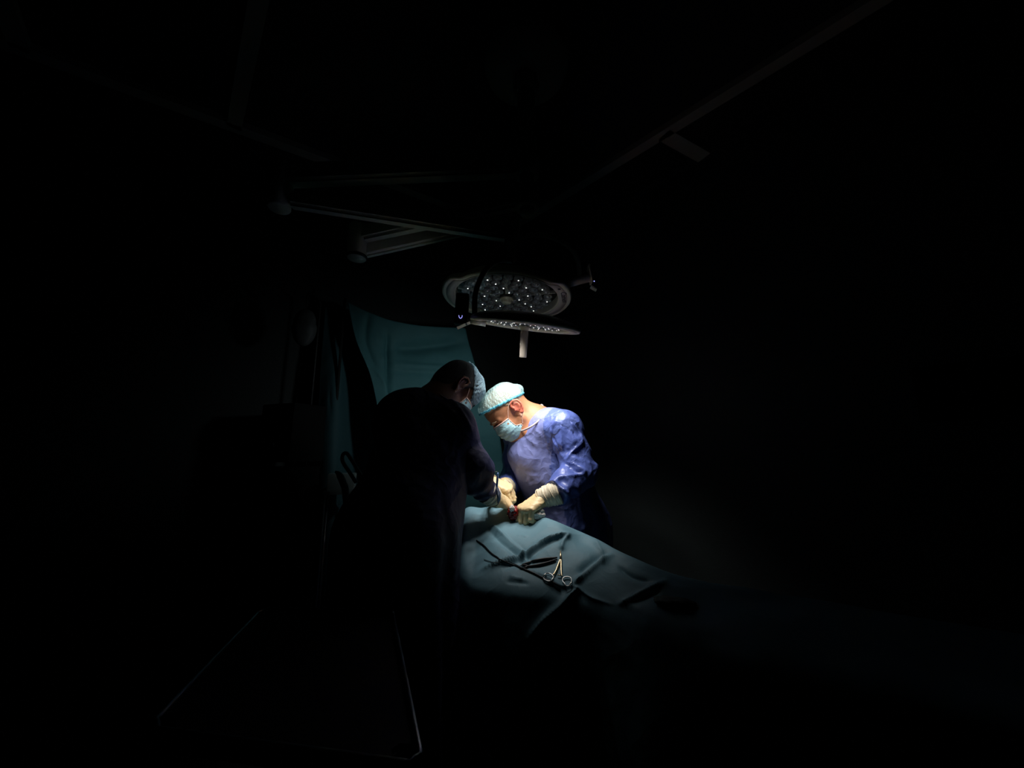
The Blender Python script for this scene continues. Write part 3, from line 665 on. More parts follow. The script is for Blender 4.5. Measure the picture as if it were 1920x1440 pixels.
# pale trolley top, black hose loop
tb = W(641, 903, 2.0)
tr = thing('side_trolley', (tb.x, tb.y, 0), 'pale small trolley with a drawer block behind the assistant', 'trolley')
bm = bmesh.new(); box(bm, tb, (.13, .07, .085), Matrix.Rotation(.25, 3, 'Z')); finish(bm, 'drawer_block', M['pale'], tr, smooth=False, bevel=.006)
bm = bmesh.new(); box(bm, tb + Vector((0, 0, -.052)), (.16, .09, .018), Matrix.Rotation(.25, 3, 'Z')); finish(bm, 'shelf', M['pale'], tr, smooth=False, bevel=.004)
for sx in (-1, 1):
    for sy in (-1, 1):
        p = tb + Matrix.Rotation(.25, 3, 'Z') @ Vector((sx * .07, sy * .035, 0))
        bm = bmesh.new(); tube(bm, [(p.x, p.y, 0), (p.x, p.y, tb.z - .06)], .009, 10); finish(bm, 'leg', M['steel'], tr)
bm = bmesh.new(); tube(bm, crv([W(668, 905, 1.86), W(655, 885, 1.86), W(643, 866, 1.86), W(643, 853, 1.86), W(650, 850, 1.86), W(659, 862, 1.86), W(670, 880, 1.86), W(680, 900, 1.86), W(676, 930, 1.86), W(665, 990, 1.86), Vector((-.72, 1.90, .45)), Vector((-.70, 1.93, .012))], 8), [.009] * 89, 12)
tag(finish(bm, 'breathing_hose', M['cable']), 'black hose looped upright behind the assistant in front of the sheet', 'hose')
bm = bmesh.new(); tube(bm, crv([W(629, 884, 1.90), W(636, 890, 1.90), W(643, 905, 1.90), W(648, 925, 1.90), W(650, 1000, 1.90), Vector((-.82, 1.91, .45)), Vector((-.80, 1.92, .018))], 8), [.005 + .011 * min(1, k / 10) for k in range(49)], 12)
tag(finish(bm, 'breathing_hose', M['cable']), 'thick black hose crossing the pale trolley block', 'hose')
# covered instrument tray in the foreground
tpts = [Vector((-.305, 1.03, 0)), Vector((-.635, 1.03, 0)), Vector((-.53, .62, 0)), Vector((-.115, .555, 0))]
tc = sum(tpts, Vector()) / 4
ms = thing('instrument_stand', (tc.x, tc.y, 0), 'black-covered instrument tray on a stand in the dark foreground', 'instrument stand')
bm = bmesh.new()
a = [bm.verts.new((p.x, p.y, .922)) for p in tpts]; b = [bm.verts.new((p.x, p.y, .95)) for p in tpts]
bm.faces.new(a); bm.faces.new(b[::-1])
for k in range(4): bm.faces.new((a[k], b[k], b[(k + 1) % 4], a[(k + 1) % 4]))
bmesh.ops.bevel(bm, geom=[e for e in bm.edges if abs(e.verts[0].co.z - e.verts[1].co.z) > .01], offset=.035, segments=5, affect='EDGES')
bmesh.ops.bevel(bm, geom=bm.edges[:], offset=.004, segments=2, affect='EDGES')
tp = finish(bm, 'tray', M['trayblack'], ms, smooth=False)
bm = bmesh.new()
qq = []
for i in range(4):
    p, n_ = tpts[i], tpts[(i + 1) % 4]; d = (n_ - p).normalized(); pv = (p - tpts[i - 1]).normalized()
    for t in (-.035, -.017, 0): qq.append(p + pv * t + (d * 0 if t else (d - pv) * .010))
    for t in (.017, .035): qq.append(p + d * t)
tube(bm, [(q.x, q.y, .952) for q in qq + qq[:1]], .005, 8); finish(bm, 'rim', M['steel'], ms)
bm = bmesh.new(); tube(bm, [(tc.x - .05, tc.y, .03), (tc.x - .05, tc.y, .922)], .014, 14); finish(bm, 'post', M['steel'], ms)
bm = bmesh.new(); tube(bm, [(tc.x - .30, tc.y - .12, .025), (tc.x - .05, tc.y, .03), (tc.x + .16, tc.y - .15, .025)], .015, 10); finish(bm, 'foot', M['steel'], ms)
# ------------------------------------------------------------------ people
def V3(*a): return np.array(a, float)
def headframe(h, pitch, roll=0):
    h = Vector((*h, 0)).normalized(); z = Vector((0, 0, 1)); c, s = math.cos(pitch), math.sin(pitch)
    f = h * c - z * s; u = h * s + z * c; l = u.cross(f)
    return Matrix((f, l, u)).transposed()                      # columns: forward, left, up
def head_sdf(p, nose=True):
    d = ell(p, (.003, 0, .048), (.100, .076, .080))
    d = smin(d, ell(p, (.045, 0, .050), (.060, .066, .066)), .02)
    d = smin(d, ell(p, (.048, 0, -.030), (.052, .056, .072)), .03)
    for s in (-1, 1):
        d = smin(d, cap_(p, (.008, .052 * s, -.048), (.080, .016 * s, -.088), .018, .016), .02)
        d = smin(d, sph(p, (.068, .043 * s, -.020), .022), .016)
        d = smin(d, cap_(p, (.100, .010 * s, .022), (.082, .048 * s, .020), .010, .009), .012)
        d = smax(d, -sph(p, (.112, .032 * s, .000), .0145), .010)
        d = smin(d, sph(p, (.0885, .032 * s, -.001), .0140), .003)
        d = smin(d, cap_(p, (.099, .022 * s, -.0035), (.096, .043 * s, -.0035), .0035, .003), .003)
    d = smin(d, sph(p, (.088, 0, -.090), .017), .014)
    if nose:
        d = smin(d, cap_(p, (.104, 0, .010), (.112, 0, -.030), .0075, .0105), .010)
        for s in (-1, 1): d = smin(d, sph(p, (.116, .012 * s, -.036), .0085), .006)
    d = smin(d, cap_(p, (.106, -.016, -.062), (.106, .016, -.062), .008, .008), .008)
    for s in (-1, 1):
        d = smin(d, ell(p, (-.010, .077 * s, .004), (.019, .006, .028)), .006)
        hx = [(.006, .010), (.010, .024), (.002, .037), (-.014, .038), (-.028, .026), (-.030, .006), (-.022, -.014), (-.012, -.026)]
        for a, b in zip(hx, hx[1:]): d = smin(d, cap_(p, (a[0], (.083 - a[0] * .35) * s, a[1]), (b[0], (.083 - b[0] * .35) * s, b[1]), .0048, .0048), .002)
        an = [(-.006, .024), (-.018, .018), (-.018, .000), (-.010, -.012)]
        for a, b in zip(an, an[1:]): d = smin(d, cap_(p, (a[0], .083 * s, a[1]), (b[0], .083 * s, b[1]), .0035, .0035), .002)
        d = smin(d, sph(p, (-.008, .082 * s, -.026), .0085), .005)
        d = smin(d, sph(p, (.007, .080 * s, .000), .0052), .004)
        d = smax(d, -sph(p, (-.004, .090 * s, .003), .0072), .003)
    return d
class Person:
    def __init__(s, name, loc, label, cat='person'):
        s.t = thing(name, loc, label, cat); s.extra = []
def hand_prims(wr, fwd, back, side, curls, thumb=(.55, .75, -.35), sc=1.0):
    """palm and five fingers as tapered bones; side = direction of the thumb"""
    X = Vector(fwd).normalized(); Z = Vector(back); Z = (Z - X * Z.dot(X)).normalized(); Yv = Z.cross(X)
    if Yv.dot(Vector(side)) < 0: Yv = -Yv
    wr = Vector(wr)
    g = lambda x, y, z: wr + (X * x + Yv * y + Z * z) * sc
    palm = []; fing = []
    kn = [(.088, .030), (.093, .010), (.088, -.010), (.080, -.028)]
    ln = [(.042, .026, .021), (.046, .029, .022), (.043, .027, .021), (.034, .021, .018)]
    for (kx, ky), L, cu in zip(kn, ln, curls[1:]):
        k = g(kx, ky, .002); palm.append((g(.004, ky * .55, 0), k, .019 * sc, .0125 * sc))
        a = 0; p = k; spread = ky * 1.6; r = .0100 * sc
        for l, c in zip(L, cu):
            a += math.radians(c)
            d = (X * math.cos(a) - Z * math.sin(a) + Yv * spread * math.cos(a)).normalized()
            q = p + d * l * sc; fing.append((p, q, r, r * .91)); p = q; r *= .91
    palm.append((g(-.03, 0, 0), g(.02, 0, -.002), .027 * sc, .026 * sc))
    p = g(.018, .020, -.006); d = (X * thumb[0] + Yv * thumb[1] + Z * thumb[2]).normalized()
    q = p + d * .042 * sc; palm.append((p, q, .018 * sc, .013 * sc)); a = 0; r = .0115 * sc
    for l, c in zip((.032, .026), curls[0]):
        a += math.radians(c); d2 = (d * math.cos(a) + (X * .5 - Yv * .6 - Z * .6).normalized() * math.sin(a)).normalized()
        p = q; q = p + d2 * l * sc; fing.append((p, q, r, r * .9)); r *= .9
    return palm, fing
def hand_fn(palm, fing):
    def fn(P):
        d = None
        for a, b, ra, rb in palm: e = cap_(P, a, b, ra, rb); d = e if d is None else smin(d, e, .014)
        for a, b, ra, rb in fing: d = smin(d, cap_(P, a, b, ra, rb), .0035)
        return d
    return fn
def bounds(pr, pad): 
    A = np.array([tuple(p) for x in pr for p in x[:2]]); return A.min(0) - pad, A.max(0) + pad
def chain(P, pr, k):
    d = None
    for a, b, ra, rb in pr: e = cap_(P, a, b, ra, rb); d = e if d is None else smin(d, e, k)
    return d

def build_person(name, label, R, hc, neck, torso, shoulders, arms, hips, feet, mats, capn, capc, collar, hands, cr_gown=None, cr_sleeve=None, skirt=None, hairoff=.003, cap_extra=(), band_r=.005, wrg=None, skirt_r=.22, front=None, neckr=.054, hairline=.020, hn=(-.60, .80), sweight=.97, slen=.35, panel=None):
    t = thing(name, (hips.x, hips.y, 0), label, 'person')
    Rn = np.array(R); hcn = V3(*hc)
    loc = lambda P: (P - hcn) @ Rn
    wl = lambda x, y, z: hc + R @ Vector((x, y, z))
    nb = neck
    def body(P):
        d = head_sdf(loc(P))
        d = smin(d, cap_(P, wl(-.030, 0, -.010), nb, neckr, neckr + .006), .03)
        d = smin(d, cap_(P, nb, torso[-1], neckr + .004, .07), .04)
        for a, b in zip(torso, torso[1:]): d = smin(d, cap_(P, a, b, .115, .115), .05)
        d = smin(d, cap_(P, shoulders[0], shoulders[1], .05, .05), .05)
        for A in arms:
            rr = (.046, .038, .027)
            for i in range(2): d = smin(d, cap_(P, A[i], A[i + 1], rr[i], rr[i + 1]), .03)
        for s, ft in zip((0, 1), feet):
            hp = hips + (Vector(ft) - Vector((hips.x, hips.y, ft[2]))) * .7; hp.z = hips.z - .05
            kn = (hp + Vector(ft)) / 2 + Vector((0, 0, .02))
            d = smin(d, cap_(P, hp, kn, .085, .055), .05); d = smin(d, cap_(P, kn, (ft[0], ft[1], .07), .055, .035), .03)
        return d
    lo = np.minimum(hcn, V3(*nb)) - .17; hi = np.maximum(hcn, V3(*nb)) + .17
    V1, Q1 = surface_nets(body, lo, hi, .0034)
    pts = [tuple(p) for p in torso] + [tuple(p) for p in shoulders[:2]] + [tuple(p) for A in arms for p in A[:3]] + [tuple(f) for f in feet]
    a = np.array(pts); lo2 = a.min(0) - .16; hi2 = a.max(0) + .16; lo2[2] = 0.02; hi2[2] = lo[2] + .06
    V2, Q2 = surface_nets(body, lo2, hi2, .014)
    me = bpy.data.meshes.new('body')
    me.from_pydata([tuple(v) for v in V1] + [tuple(v) for v in V2], [], [tuple(int(i) for i in q) for q in Q1] + [tuple(int(i) + len(V1) for i in q) for q in Q2])
    me.transform(wmat(t).inverted()); me.validate(); bo = link('body', me, mats['skin'], t)
    if 'ear' in mats:
        me.materials.append(mats['ear']); cc = np.array([tuple(wmat(t) @ p.center) for p in me.polygons]); lc = loc(cc)
        me.polygons.foreach_set('material_index', ((np.abs(lc[:, 1]) > .079) & (np.abs(lc[:, 2]) < .06) & (np.abs(lc[:, 0]) < .05)).astype(np.int32))
    # hair
    def hair(P):
        p = loc(P); d = smin(ell(p, (.003, 0, .048), (.100, .076, .080)), ell(p, (.045, 0, .050), (.060, .066, .066)), .02) - hairoff
        if hairline < 0: d = smin(d, cap_(P, wl(-.030, 0, -.010), nb, neckr + .006, neckr + .006), .03)
        d = smax(d, -(p[:, 2] * hn[1] + p[:, 0] * hn[0] - hairline), .004)
        return d
    implicit('hair', hair, hcn - .15, hcn + .16, .004, mats['hair'], t)
    for s in (-1, 1):
        bm = bmesh.new(); tube(bm, [wl(.112, .012 * s, .021), wl(.110, .026 * s, .026), wl(.097, .044 * s, .023)], [.0026, .0034, .0018], 8)
        finish(bm, 'eyebrow', mats['hair'], t)
    # cap
    n = V3(capn[0], 0, capn[1])
    def capf(p):
        d = ell(p, (.006, 0, .052), (.109, .087, .090)); d = smin(d, ell(p, (.048, 0, .056), (.062, .074, .076)), .02)
        for c, r in cap_extra: d = smin(d, ell(p, c, r), .02)
        ph = np.arctan2(p[:, 1], p[:, 0] - .01)
        d = d - .0022 * np.sin(ph * 31 + 3 * np.sin(p[:, 2] * 60)) * np.clip(1 - (p @ n - capc) / .05, 0.15, 1) - .0020 * np.sin(p[:, 0] * 95 + 2 * np.sin(p[:, 1] * 50))
        return d
    Vc, Qc = surface_nets(lambda P: smax(capf(loc(P)), -(loc(P) @ n - capc), .002), hcn - .19, hcn + .19, .0036)
    me = bpy.data.meshes.new('bouffant_cap'); me.from_pydata([tuple(v) for v in Vc], [], [tuple(int(i) for i in q) for q in Qc])
    me.transform(wmat(t).inverted()); cp_ = link('bouffant_cap', me, mats['cap'], t)
    e1 = V3(n[2], 0, -n[0]); e2 = V3(0, 1, 0); o = n * capc + e1 * .005; ring = []
    for k in range(90):
        ph = 2 * math.pi * k / 90; dv = e1 * math.cos(ph) + e2 * math.sin(ph); a0, b0 = .02, .17
        for _ in range(22):
            m_ = (a0 + b0) / 2
            if capf((o + dv * m_)[None])[0] < 0: a0 = m_
            else: b0 = m_
        q = o + dv * (a0 - .001) + n * .0012 * math.sin(ph * 23); ring.append(wl(*q))
    bm = bmesh.new(); tube(bm, ring + ring[:2], [band_r * (1 + .3 * math.sin(k * 1.9)) for k in range(92)], 10, caps=False); finish(bm, 'elastic_band', mats['capband'], cp_)
    # mask
    rows = [((.115, .006), (.053, .064, -.004)), ((.124, -.022), (.054, .066, -.026)), ((.125, -.046), (.050, .066, -.050)), ((.119, -.068), (.030, .064, -.064)), ((.110, -.088), (.030, .060, -.076)), ((.094, -.106), (.044, .050, -.090))]
    bm = bmesh.new(); gr = []; nn = 28
    ctr = crv([(c[0], 0, c[1]) for c, s_ in rows], 5); sd = crv([s_ for c, s_ in rows], 5)
    for i, (c, s_) in enumerate(zip(ctr, sd)):
        row = []
        for k in range(nn + 1):
            th = -math.pi / 2 + math.pi * k / nn; w = math.cos(th) ** .75 if abs(k - nn / 2) < nn / 2 else 0
            y = s_.y * math.sin(th); x = s_.x + (c.x - s_.x) * w; z = s_.z + (c.z - s_.z) * w
            pl = .0022 * math.sin(i * 1.25) * min(1, w * 2); gx = .003 * math.sin(i * 2.1 + 1) * max(0, 1 - w * 2.2)
            row.append(bm.verts.new(wl(x + pl, y * (1 + gx * 6), z)))
        gr.append(row)
    for a_, b_ in zip(gr, gr[1:]):
        for k in range(nn): bm.faces.new((a_[k], a_[k + 1], b_[k + 1], b_[k]))
    edge_top = [v.co.copy() for v in gr[0]]; edge_s = [[r[0].co.copy() for r in gr], [r[-1].co.copy() for r in gr]]; edge_b = [v.co.copy() for v in gr[-1]]
    bmesh.ops.recalc_face_normals(bm, faces=bm.faces); bmesh.ops.solidify(bm, geom=bm.faces[:], thickness=.0015)
    mk = finish(bm, 'surgical_mask', mats['mask'], t)
    bm = bmesh.new(); tube(bm, edge_top, .0026, 8); finish(bm, 'nose_binding', M['maskedge'], mk)
    for e in edge_s: bm = bmesh.new(); tube(bm, e, .0018, 6); finish(bm, 'side_binding', M['maskedge'], mk)
    for s in (-1, 1):
        for lp in ([(.054, .066, -.006), (.040, .073, .012), (.018, .0805, .034), (.006, .086, .038)], [(.024, .065, -.068), (.010, .073, -.048), (-.004, .083, -.034), (-.012, .085, -.030)]):
            bm = bmesh.new(); tube(bm, crv([wl(x, y * s, z) for x, y, z in lp], 5), .0013, 6); finish(bm, 'ear_loop', M['strap'], mk)
    # gown body
    tr = torso
    def gown(P):
        d = None
        for (a_, ra), (b_, rb) in zip(tr_r, tr_r[1:]):
            e = cap_(P, a_, b_, ra, rb); d = e if d is None else smin(d, e, .07)
        d = smin(d, cap_(P, shoulders[0], shoulders[1], shoulders[2], shoulders[2]), .07)
        for A in arms: d = smin(d, cap_(P, A[0], A[0].lerp(A[1], slen), A[3][0] * sweight, A[3][0] * sweight * .93), .05)
        if front: 
            for c, r in front: d = smin(d, sph(P, c, r), .06)
        an = np.arctan2(P[:, 1] - hips.y, P[:, 0] - hips.x); lowz = np.clip((hips.z + .15 - P[:, 2]) / .5, 0, 1)
        d = d - lowz * (.012 * np.sin(an * 9 + P[:, 2] * 3) + .006 * np.sin(an * 17 + 1))
        d = smax(d, -cap_(P, wl(-.03, 0, -.02), nb, .062, .070), .006)
        return smax(d, .30 - P[:, 2], .01)
    tr_r = [(Vector((hips.x + skirt[0], hips.y + skirt[1], .30)), skirt_r)] + [(p, r) for p, r in zip(torso, capr_[name])]
    pts = np.array([tuple(p) for p, r in tr_r] + [tuple(p) for p in shoulders[:2]]); lo = pts.min(0) - .27; hi = pts.max(0) + .27; lo[2] = .27
    gw = implicit('gown', gown, lo, hi, .0085, mats['gown'], t, cr=cr_gown, wr=wrg)
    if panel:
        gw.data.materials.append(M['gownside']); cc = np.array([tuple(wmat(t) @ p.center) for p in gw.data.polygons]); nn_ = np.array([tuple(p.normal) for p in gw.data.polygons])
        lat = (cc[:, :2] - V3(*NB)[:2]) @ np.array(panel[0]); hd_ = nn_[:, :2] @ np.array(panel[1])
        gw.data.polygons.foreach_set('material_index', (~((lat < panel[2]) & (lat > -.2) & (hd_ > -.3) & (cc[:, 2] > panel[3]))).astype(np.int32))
    for i, A in enumerate(arms):
        rr = A[3]
        def slv(P, A=A, rr=rr):
            d = cap_(P, A[0], A[1], rr[0], rr[1]); d = smin(d, cap_(P, A[1], A[2], rr[1], rr[2]), .03)
            ax = V3(*(A[2] - A[1])); L = np.linalg.norm(ax); ax /= L
            s = (P - V3(*A[1])) @ ax
            ax0 = V3(*(A[1] - A[0])); ax0 /= np.linalg.norm(ax0); s0 = (P - V3(*A[0])) @ ax0
            d = d + .004 * np.sin(s * 105 + 2 * np.sin(P[:, 2] * 40)) * np.clip(s / L + .3, 0, 1) + .0035 * np.sin(s0 * 60 + 2.5 * np.sin(P[:, 0] * 35))
            return smax(d, s - L + .004, .004)
        pts = np.array([tuple(p) for p in A[:3]]); 
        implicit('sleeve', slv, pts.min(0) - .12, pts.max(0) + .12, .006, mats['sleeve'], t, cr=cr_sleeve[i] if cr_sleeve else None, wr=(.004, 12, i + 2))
    bm = bmesh.new(); cl = crv(collar, 8, True); tube(bm, cl + cl[:2], .0042, 10, caps=False); finish(bm, 'collar_binding', mats['piping'], t)
    # lower legs, shoes
    for ft in feet:
        ft = Vector(ft)
        bm = bmesh.new(); tube(bm, [(ft.x, ft.y, .07), (ft.x, ft.y, .25), (ft.x + (hips.x - ft.x) * .3, ft.y, .6)], [.068, .072, .09], 20); finish(bm, 'trouser_leg', M['scrubs'], t)
        hd = R @ Vector((1, 0, 0)); hd.z = 0; hd.normalize(); a_ = ft + hd * -.05; b_ = ft + hd * .13
        implicit('shoe', lambda P, a_=a_, b_=b_: smax(smax(smin(cap_(P, (a_.x, a_.y, .045), (b_.x, b_.y, .03), .045, .040), cap_(P, (a_.x, a_.y, .05), (a_.x, a_.y, .09), .045, .045), .03), .002 - P[:, 2], .004), P[:, 2] - .10, .01),
                 (min(a_.x, b_.x) - .06, min(a_.y, b_.y) - .06, -.005), (max(a_.x, b_.x) + .06, max(a_.y, b_.y) + .06, .12), .007, M['shoe'], t)
    # hands
    for h in hands:
        palm, fing = hand_prims(*h['a'], **h.get('k', {}))
        lo, hi = bounds(palm + fing, .035)
        gl = implicit('glove', hand_fn(palm, fing), lo, hi, .0024, M['glove'], t, wr=(.0012, 60, 3))
        a_, b_ = h['cuff']; a_ = Vector(a_); b_ = Vector(b_); N_ = 22; r0, r1 = h['cr']
        pts = [a_.lerp(b_, k / N_) for k in range(N_ + 1)]
        rad = [r0 + (r1 - r0) * (k / N_) ** .8 + .0012 * math.sin(k * 2.2) + (.0025 if k in (6, 13) else 0) for k in range(N_ + 1)]
        bm = bmesh.new(); tube(bm, pts + [b_ + (a_ - b_).normalized() * .004], rad + [rad[-1] - .004], 36, caps=True); cf = finish(bm, 'glove_cuff', M['cuff'], t)
        x_, y_ = frame(b_ - a_)
        for f_ in h.get('folds', (.0,)):
            c_ = a_.lerp(b_, f_); rr_ = r0 + (r1 - r0) * f_ ** .8 + .001
            bm = bmesh.new(); tube(bm, [c_ + (x_ * math.cos(q) + y_ * math.sin(q)) * rr_ + (b_ - a_).normalized() * .006 * math.sin(q * 2) for q in [2 * math.pi * k / 40 for k in range(42)]], .0016, 6, caps=False); finish(bm, 'rolled_edge', M['cuff'], cf)
    return t, gw
capr_ = {}

# ---- surgeon
R1 = headframe((-.966, -.259), math.radians(47))
l1 = R1 @ Vector((0, 1, 0))
hc1 = W(968, 767, 1.650) - l1 * .078
NB = W(1007, 783, 1.76)
hip1 = Vector((.285, 1.90, .98))
LS = NB + Vector((.112, -.135, -.058)); RS = NB + Vector((-.092, .140, -.075))
def fwd_arm(s, e, w, rr): return [s, e, w, rr]
SA = [fwd_arm(LS, W(1088, 886, 1.585), W(1039, 928, 1.478), (.074, .066, .055)),
      fwd_arm(RS, W(962, 895, 1.90), W(950, 915, 1.76), (.062, .056, .046))]
capr_['person'] = None
CG = [([(1000, 812), (1002, 850), (1000, 880)], .012, .006), ([(978, 880), (1000, 886), (1030, 884), (1045, 878)], .005, -.003), ([(985, 815), (1000, 830), (1010, 838)], .010, .007),
      ([(1018, 808), (1024, 835), (1034, 865), (1042, 890)], .006, -.010), ([(990, 895), (995, 925), (992, 950)], .006, .006), ([(1008, 890), (1012, 905), (1014, 930)], .005, -.006),
      ([(975, 840), (970, 880), (972, 930)], .010, .005), ([(1030, 765), (1060, 775), (1085, 800)], .008, .006), ([(1003, 805), (1015, 818)], .004, .006),
      ([(1060, 950), (1080, 975), (1100, 1000)], .008, .006), ([(1040, 955), (1050, 980), (1080, 1000)], .008, .006), ([(1085, 920), (1090, 960), (1095, 1000)], .010, .008)]
CS = [[([(1055, 778), (1076, 800), (1091, 826), (1075, 845), (1061, 863)], .0055, .012), ([(1050, 782), (1066, 797), (1080, 820)], .006, -.008), ([(1053, 790), (1053, 820), (1056, 848)], .004, .007),
       ([(1032, 800), (1040, 830), (1060, 862)], .006, .010), ([(1034, 812), (1044, 835), (1054, 852)], .006, -.009), ([(1061, 866), (1080, 872), (1096, 885), (1070, 893), (1045, 897)], .005, .010),
       ([(1064, 872), (1080, 884), (1094, 888)], .006, -.009), ([(1062, 840), (1072, 838)], .004, .005), ([(1042, 900), (1055, 893), (1068, 902)], .006, .007), ([(1047, 912), (1060, 920)], .005, .005),
       ([(1095, 850), (1108, 880), (1095, 905)], .008, .006), ([(1070, 800), (1078, 830)], .004, .005)],
      [([(948, 880), (955, 890), (972, 905)], .006, -.006), ([(955, 875), (965, 895)], .006, .006), ([(945, 900), (960, 900), (975, 925)], .006, .006)]]
capr_['person'] = (.175, .160, .112)
wrL = W(1019, 933, 1.50)
hands1 = [dict(a=(wrL, (-.62, -.38, -.34), (-.35, -.30, .85), (-.3, 1, 0), [(20, 30), (55, 60, 40), (60, 62, 40), (62, 60, 42), (60, 62, 45)]), k=dict(sc=1.05), cuff=(W(1012, 935, 1.498), W(1050, 922, 1.482)), cr=(.034, .047), folds=(.02, .34, .68)),
          dict(a=(W(944, 917, 1.70), (-.10, -.62, -.62), (-.2, -.55, .65), (-1, 0, 0), [(20, 20), (20, 25, 20), (22, 28, 20), (26, 30, 20), (30, 34, 20)]), cuff=(W(945, 914, 1.70), W(951, 912, 1.77)), cr=(.032, .043), folds=(.1, .6))]
torso1 = [hip1, Vector((.185, 1.81, 1.28)), NB + Vector((0.01, .015, -.085))]
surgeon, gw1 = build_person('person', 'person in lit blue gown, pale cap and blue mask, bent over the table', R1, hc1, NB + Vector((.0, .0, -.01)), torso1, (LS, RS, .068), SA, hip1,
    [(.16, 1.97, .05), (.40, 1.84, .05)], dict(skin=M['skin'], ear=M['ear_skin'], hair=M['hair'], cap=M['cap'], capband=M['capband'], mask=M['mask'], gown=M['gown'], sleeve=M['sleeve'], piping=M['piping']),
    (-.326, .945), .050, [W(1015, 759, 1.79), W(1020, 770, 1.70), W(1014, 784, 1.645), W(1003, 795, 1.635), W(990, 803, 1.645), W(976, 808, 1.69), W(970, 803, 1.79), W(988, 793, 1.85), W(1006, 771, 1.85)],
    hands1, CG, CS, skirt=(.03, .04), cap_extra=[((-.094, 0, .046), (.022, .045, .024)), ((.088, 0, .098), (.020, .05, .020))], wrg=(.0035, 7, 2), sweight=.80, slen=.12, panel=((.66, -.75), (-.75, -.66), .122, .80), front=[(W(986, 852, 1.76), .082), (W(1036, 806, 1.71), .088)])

# ---- assistant
R2 = headframe((.82, .57), math.radians(52))
l2 = R2 @ Vector((0, 1, 0))
hc2 = W(866, 724, 1.53) + l2 * .078
NB2 = W(822, 752, 1.555)
hip2 = W(748, 1010, 1.26)
RS2 = W(846, 800, 1.42); LS2 = W(772, 782, 1.66)
AA = [fwd_arm(RS2, W(884, 880, 1.42), W(918, 929, 1.47), (.085, .072, .040)),
      fwd_arm(LS2, W(858, 885, 1.74), W(918, 906, 1.66), (.075, .062, .045))]
capr_['assistant'] = (.185, .165, .10)
def _b(name, *a, **k):
    return build_person(name, *a, **k)
torso2 = [hip2, W(792, 865, 1.42), NB2 + Vector((-.04, -.02, -.075))]
hands2 = [dict(a=(W(926, 932, 1.475), (.55, .62, -.35), (.1, -.5, .8), (0, .5, .5), [(20, 25), (35, 40, 25), (40, 42, 25), (42, 42, 25), (45, 45, 25)]), cuff=(W(928, 934, 1.48), W(912, 922, 1.455)), cr=(.034, .043)),
          dict(a=(W(920, 905, 1.655), (.75, -.25, -.25), (.0, -.2, .9), (0, -1, 0), [(30, 30), (50, 60, 30), (50, 60, 30), (50, 60, 30), (50, 60, 30)]), cuff=(W(922, 905, 1.655), W(908, 902, 1.67)), cr=(.032, .040))]
capr_['person'] = capr_['assistant']
CG2 = [([(822, 738), (850, 755), (872, 785), (886, 815)], .007, .010), ([(800, 742), (835, 762), (858, 785)], .006, .008), ([(812, 765), (845, 782), (868, 812)], .008, -.008), ([(770, 735), (790, 760)], .01, .006)]
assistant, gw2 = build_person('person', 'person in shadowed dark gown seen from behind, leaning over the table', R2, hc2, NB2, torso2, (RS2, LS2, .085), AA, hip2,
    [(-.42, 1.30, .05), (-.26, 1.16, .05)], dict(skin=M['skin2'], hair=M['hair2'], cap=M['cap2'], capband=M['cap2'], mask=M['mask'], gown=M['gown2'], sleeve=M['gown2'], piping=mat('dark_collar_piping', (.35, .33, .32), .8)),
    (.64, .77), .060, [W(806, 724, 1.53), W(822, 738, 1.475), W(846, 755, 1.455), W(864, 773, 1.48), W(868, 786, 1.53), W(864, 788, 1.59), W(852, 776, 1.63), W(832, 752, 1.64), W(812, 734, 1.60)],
    hands2, CG2, None, skirt=(-.01, -.02), hairoff=.009, neckr=.066, hairline=-.012, hn=(-.9, .45), wrg=(.004, 5, 6), skirt_r=.22, front=[(W(764, 792, 1.50), .135), (W(785, 935, 1.36), .14)])

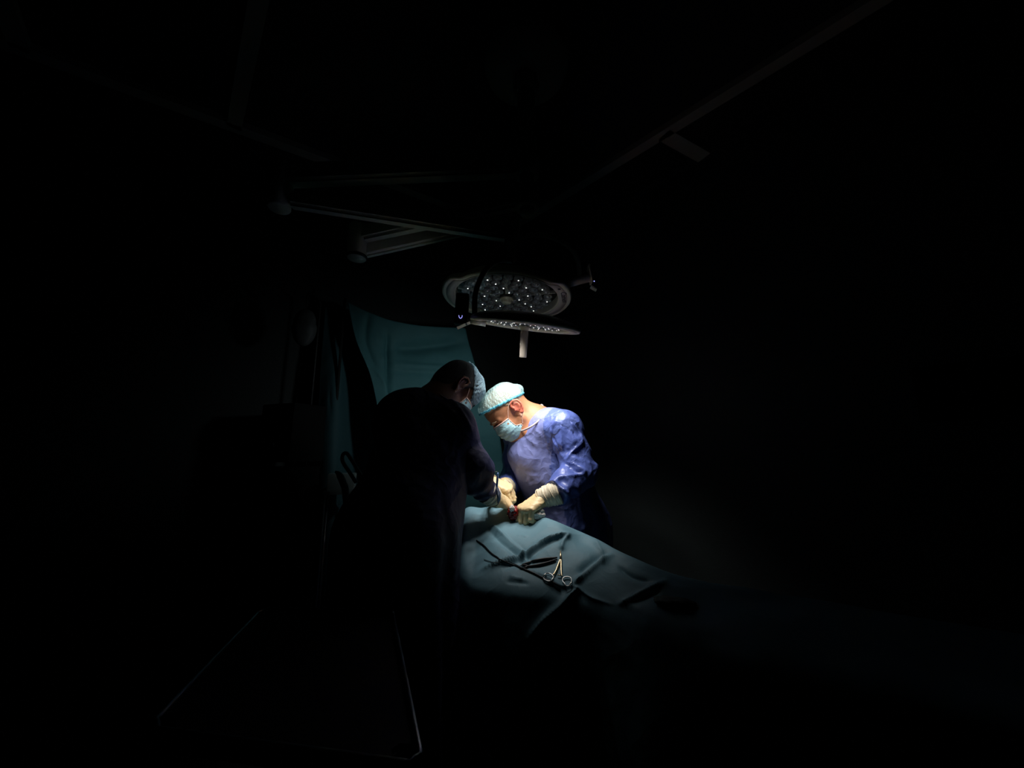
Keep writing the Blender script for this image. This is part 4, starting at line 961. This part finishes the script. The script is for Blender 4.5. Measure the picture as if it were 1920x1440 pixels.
# ------------------------------------------------------------------ small things at the operating site
bc_ = on(966, 974, 0)
bm = bmesh.new(); bmesh.ops.create_icosphere(bm, subdivisions=5, radius=1)
for v in bm.verts: v.co *= 1 + .30 * noise.noise(v.co * 1.7 + Vector((3, 1, 2))) + .12 * noise.noise(v.co * 5) + .05 * noise.noise(v.co * 12)
bmesh.ops.transform(bm, matrix=Matrix.Translation(bc_ + Vector((0, 0, .024))) @ Matrix.Diagonal((.028, .024, .027, 1)), verts=bm.verts)
red = finish(bm, 'gauze_swab', M['blood']); tag(red, 'blood-soaked red gauze swab held under the gloved fist on the drape', 'gauze swab')
bm = bmesh.new(); bmesh.ops.create_icosphere(bm, subdivisions=4, radius=1)
for v in bm.verts: v.co *= 1 + .25 * noise.noise(v.co * 2.2 + Vector((1, 1, 2)))
bmesh.ops.transform(bm, matrix=Matrix.Translation(W(960, 953, 1.47)) @ Matrix.Diagonal((.010, .008, .012, 1)), verts=bm.verts)
finish(bm, 'clean_edge', M['gauze'], red)['label'] = 'white dry corner'
g1 = on(1004, 972, 0)
bm = bmesh.new(); bmesh.ops.create_icosphere(bm, subdivisions=5, radius=1)
for v in bm.verts: v.co *= 1 + .30 * noise.noise(v.co * 1.6 + Vector((9, 1, 5))) + .08 * noise.noise(v.co * 6)
bmesh.ops.transform(bm, matrix=Matrix.Translation(g1 + Vector((-.004, 0, .018))) @ Matrix.Diagonal((.036, .024, .022, 1)), verts=bm.verts)
tag(finish(bm, 'gauze_swab', M['gauze']), 'cream-white bunched gauze beneath the wrist of the gloved fist', 'gauze swab')
pen = thing('diathermy_pencil', W(933, 905, 1.395), 'slim blue electrosurgical pencil held upright at the operating site', 'surgical pencil')
bm = bmesh.new(); tube(bm, [W(933.5, 886, 1.395), W(933.3, 889, 1.395), W(932.5, 900, 1.395), W(931.5, 914, 1.395)], [.0018, .0035, .0042, .0036], 12); finish(bm, 'barrel', M['penblue'], pen)
bm = bmesh.new(); tube(bm, crv([W(933.5, 886, 1.395), W(931, 884.3, 1.395), W(926, 885, 1.395), W(921, 888, 1.45), W(918, 893, 1.46), W(916, 898, 1.47)], 6), .0008, 6); finish(bm, 'lead', M['steel'], pen)
bm = bmesh.new()
fp = [(930.5, 912), (935, 915), (939, 925), (938.5, 937), (933, 946), (932, 935), (930.5, 922)]
fr = [bm.verts.new(W(x, y, 1.375)) for x, y in fp]; f = bm.faces.new(fr); r = bmesh.ops.poke(bm, faces=[f]); r['verts'][0].co += Vector((0, -.006, 0))
bmesh.ops.solidify(bm, geom=bm.faces[:], thickness=.0015)
tag(finish(bm, 'plastic_film', M['film'], smooth=False), 'small pointed blue-white plastic strip hanging beside the pencil', 'plastic strip')
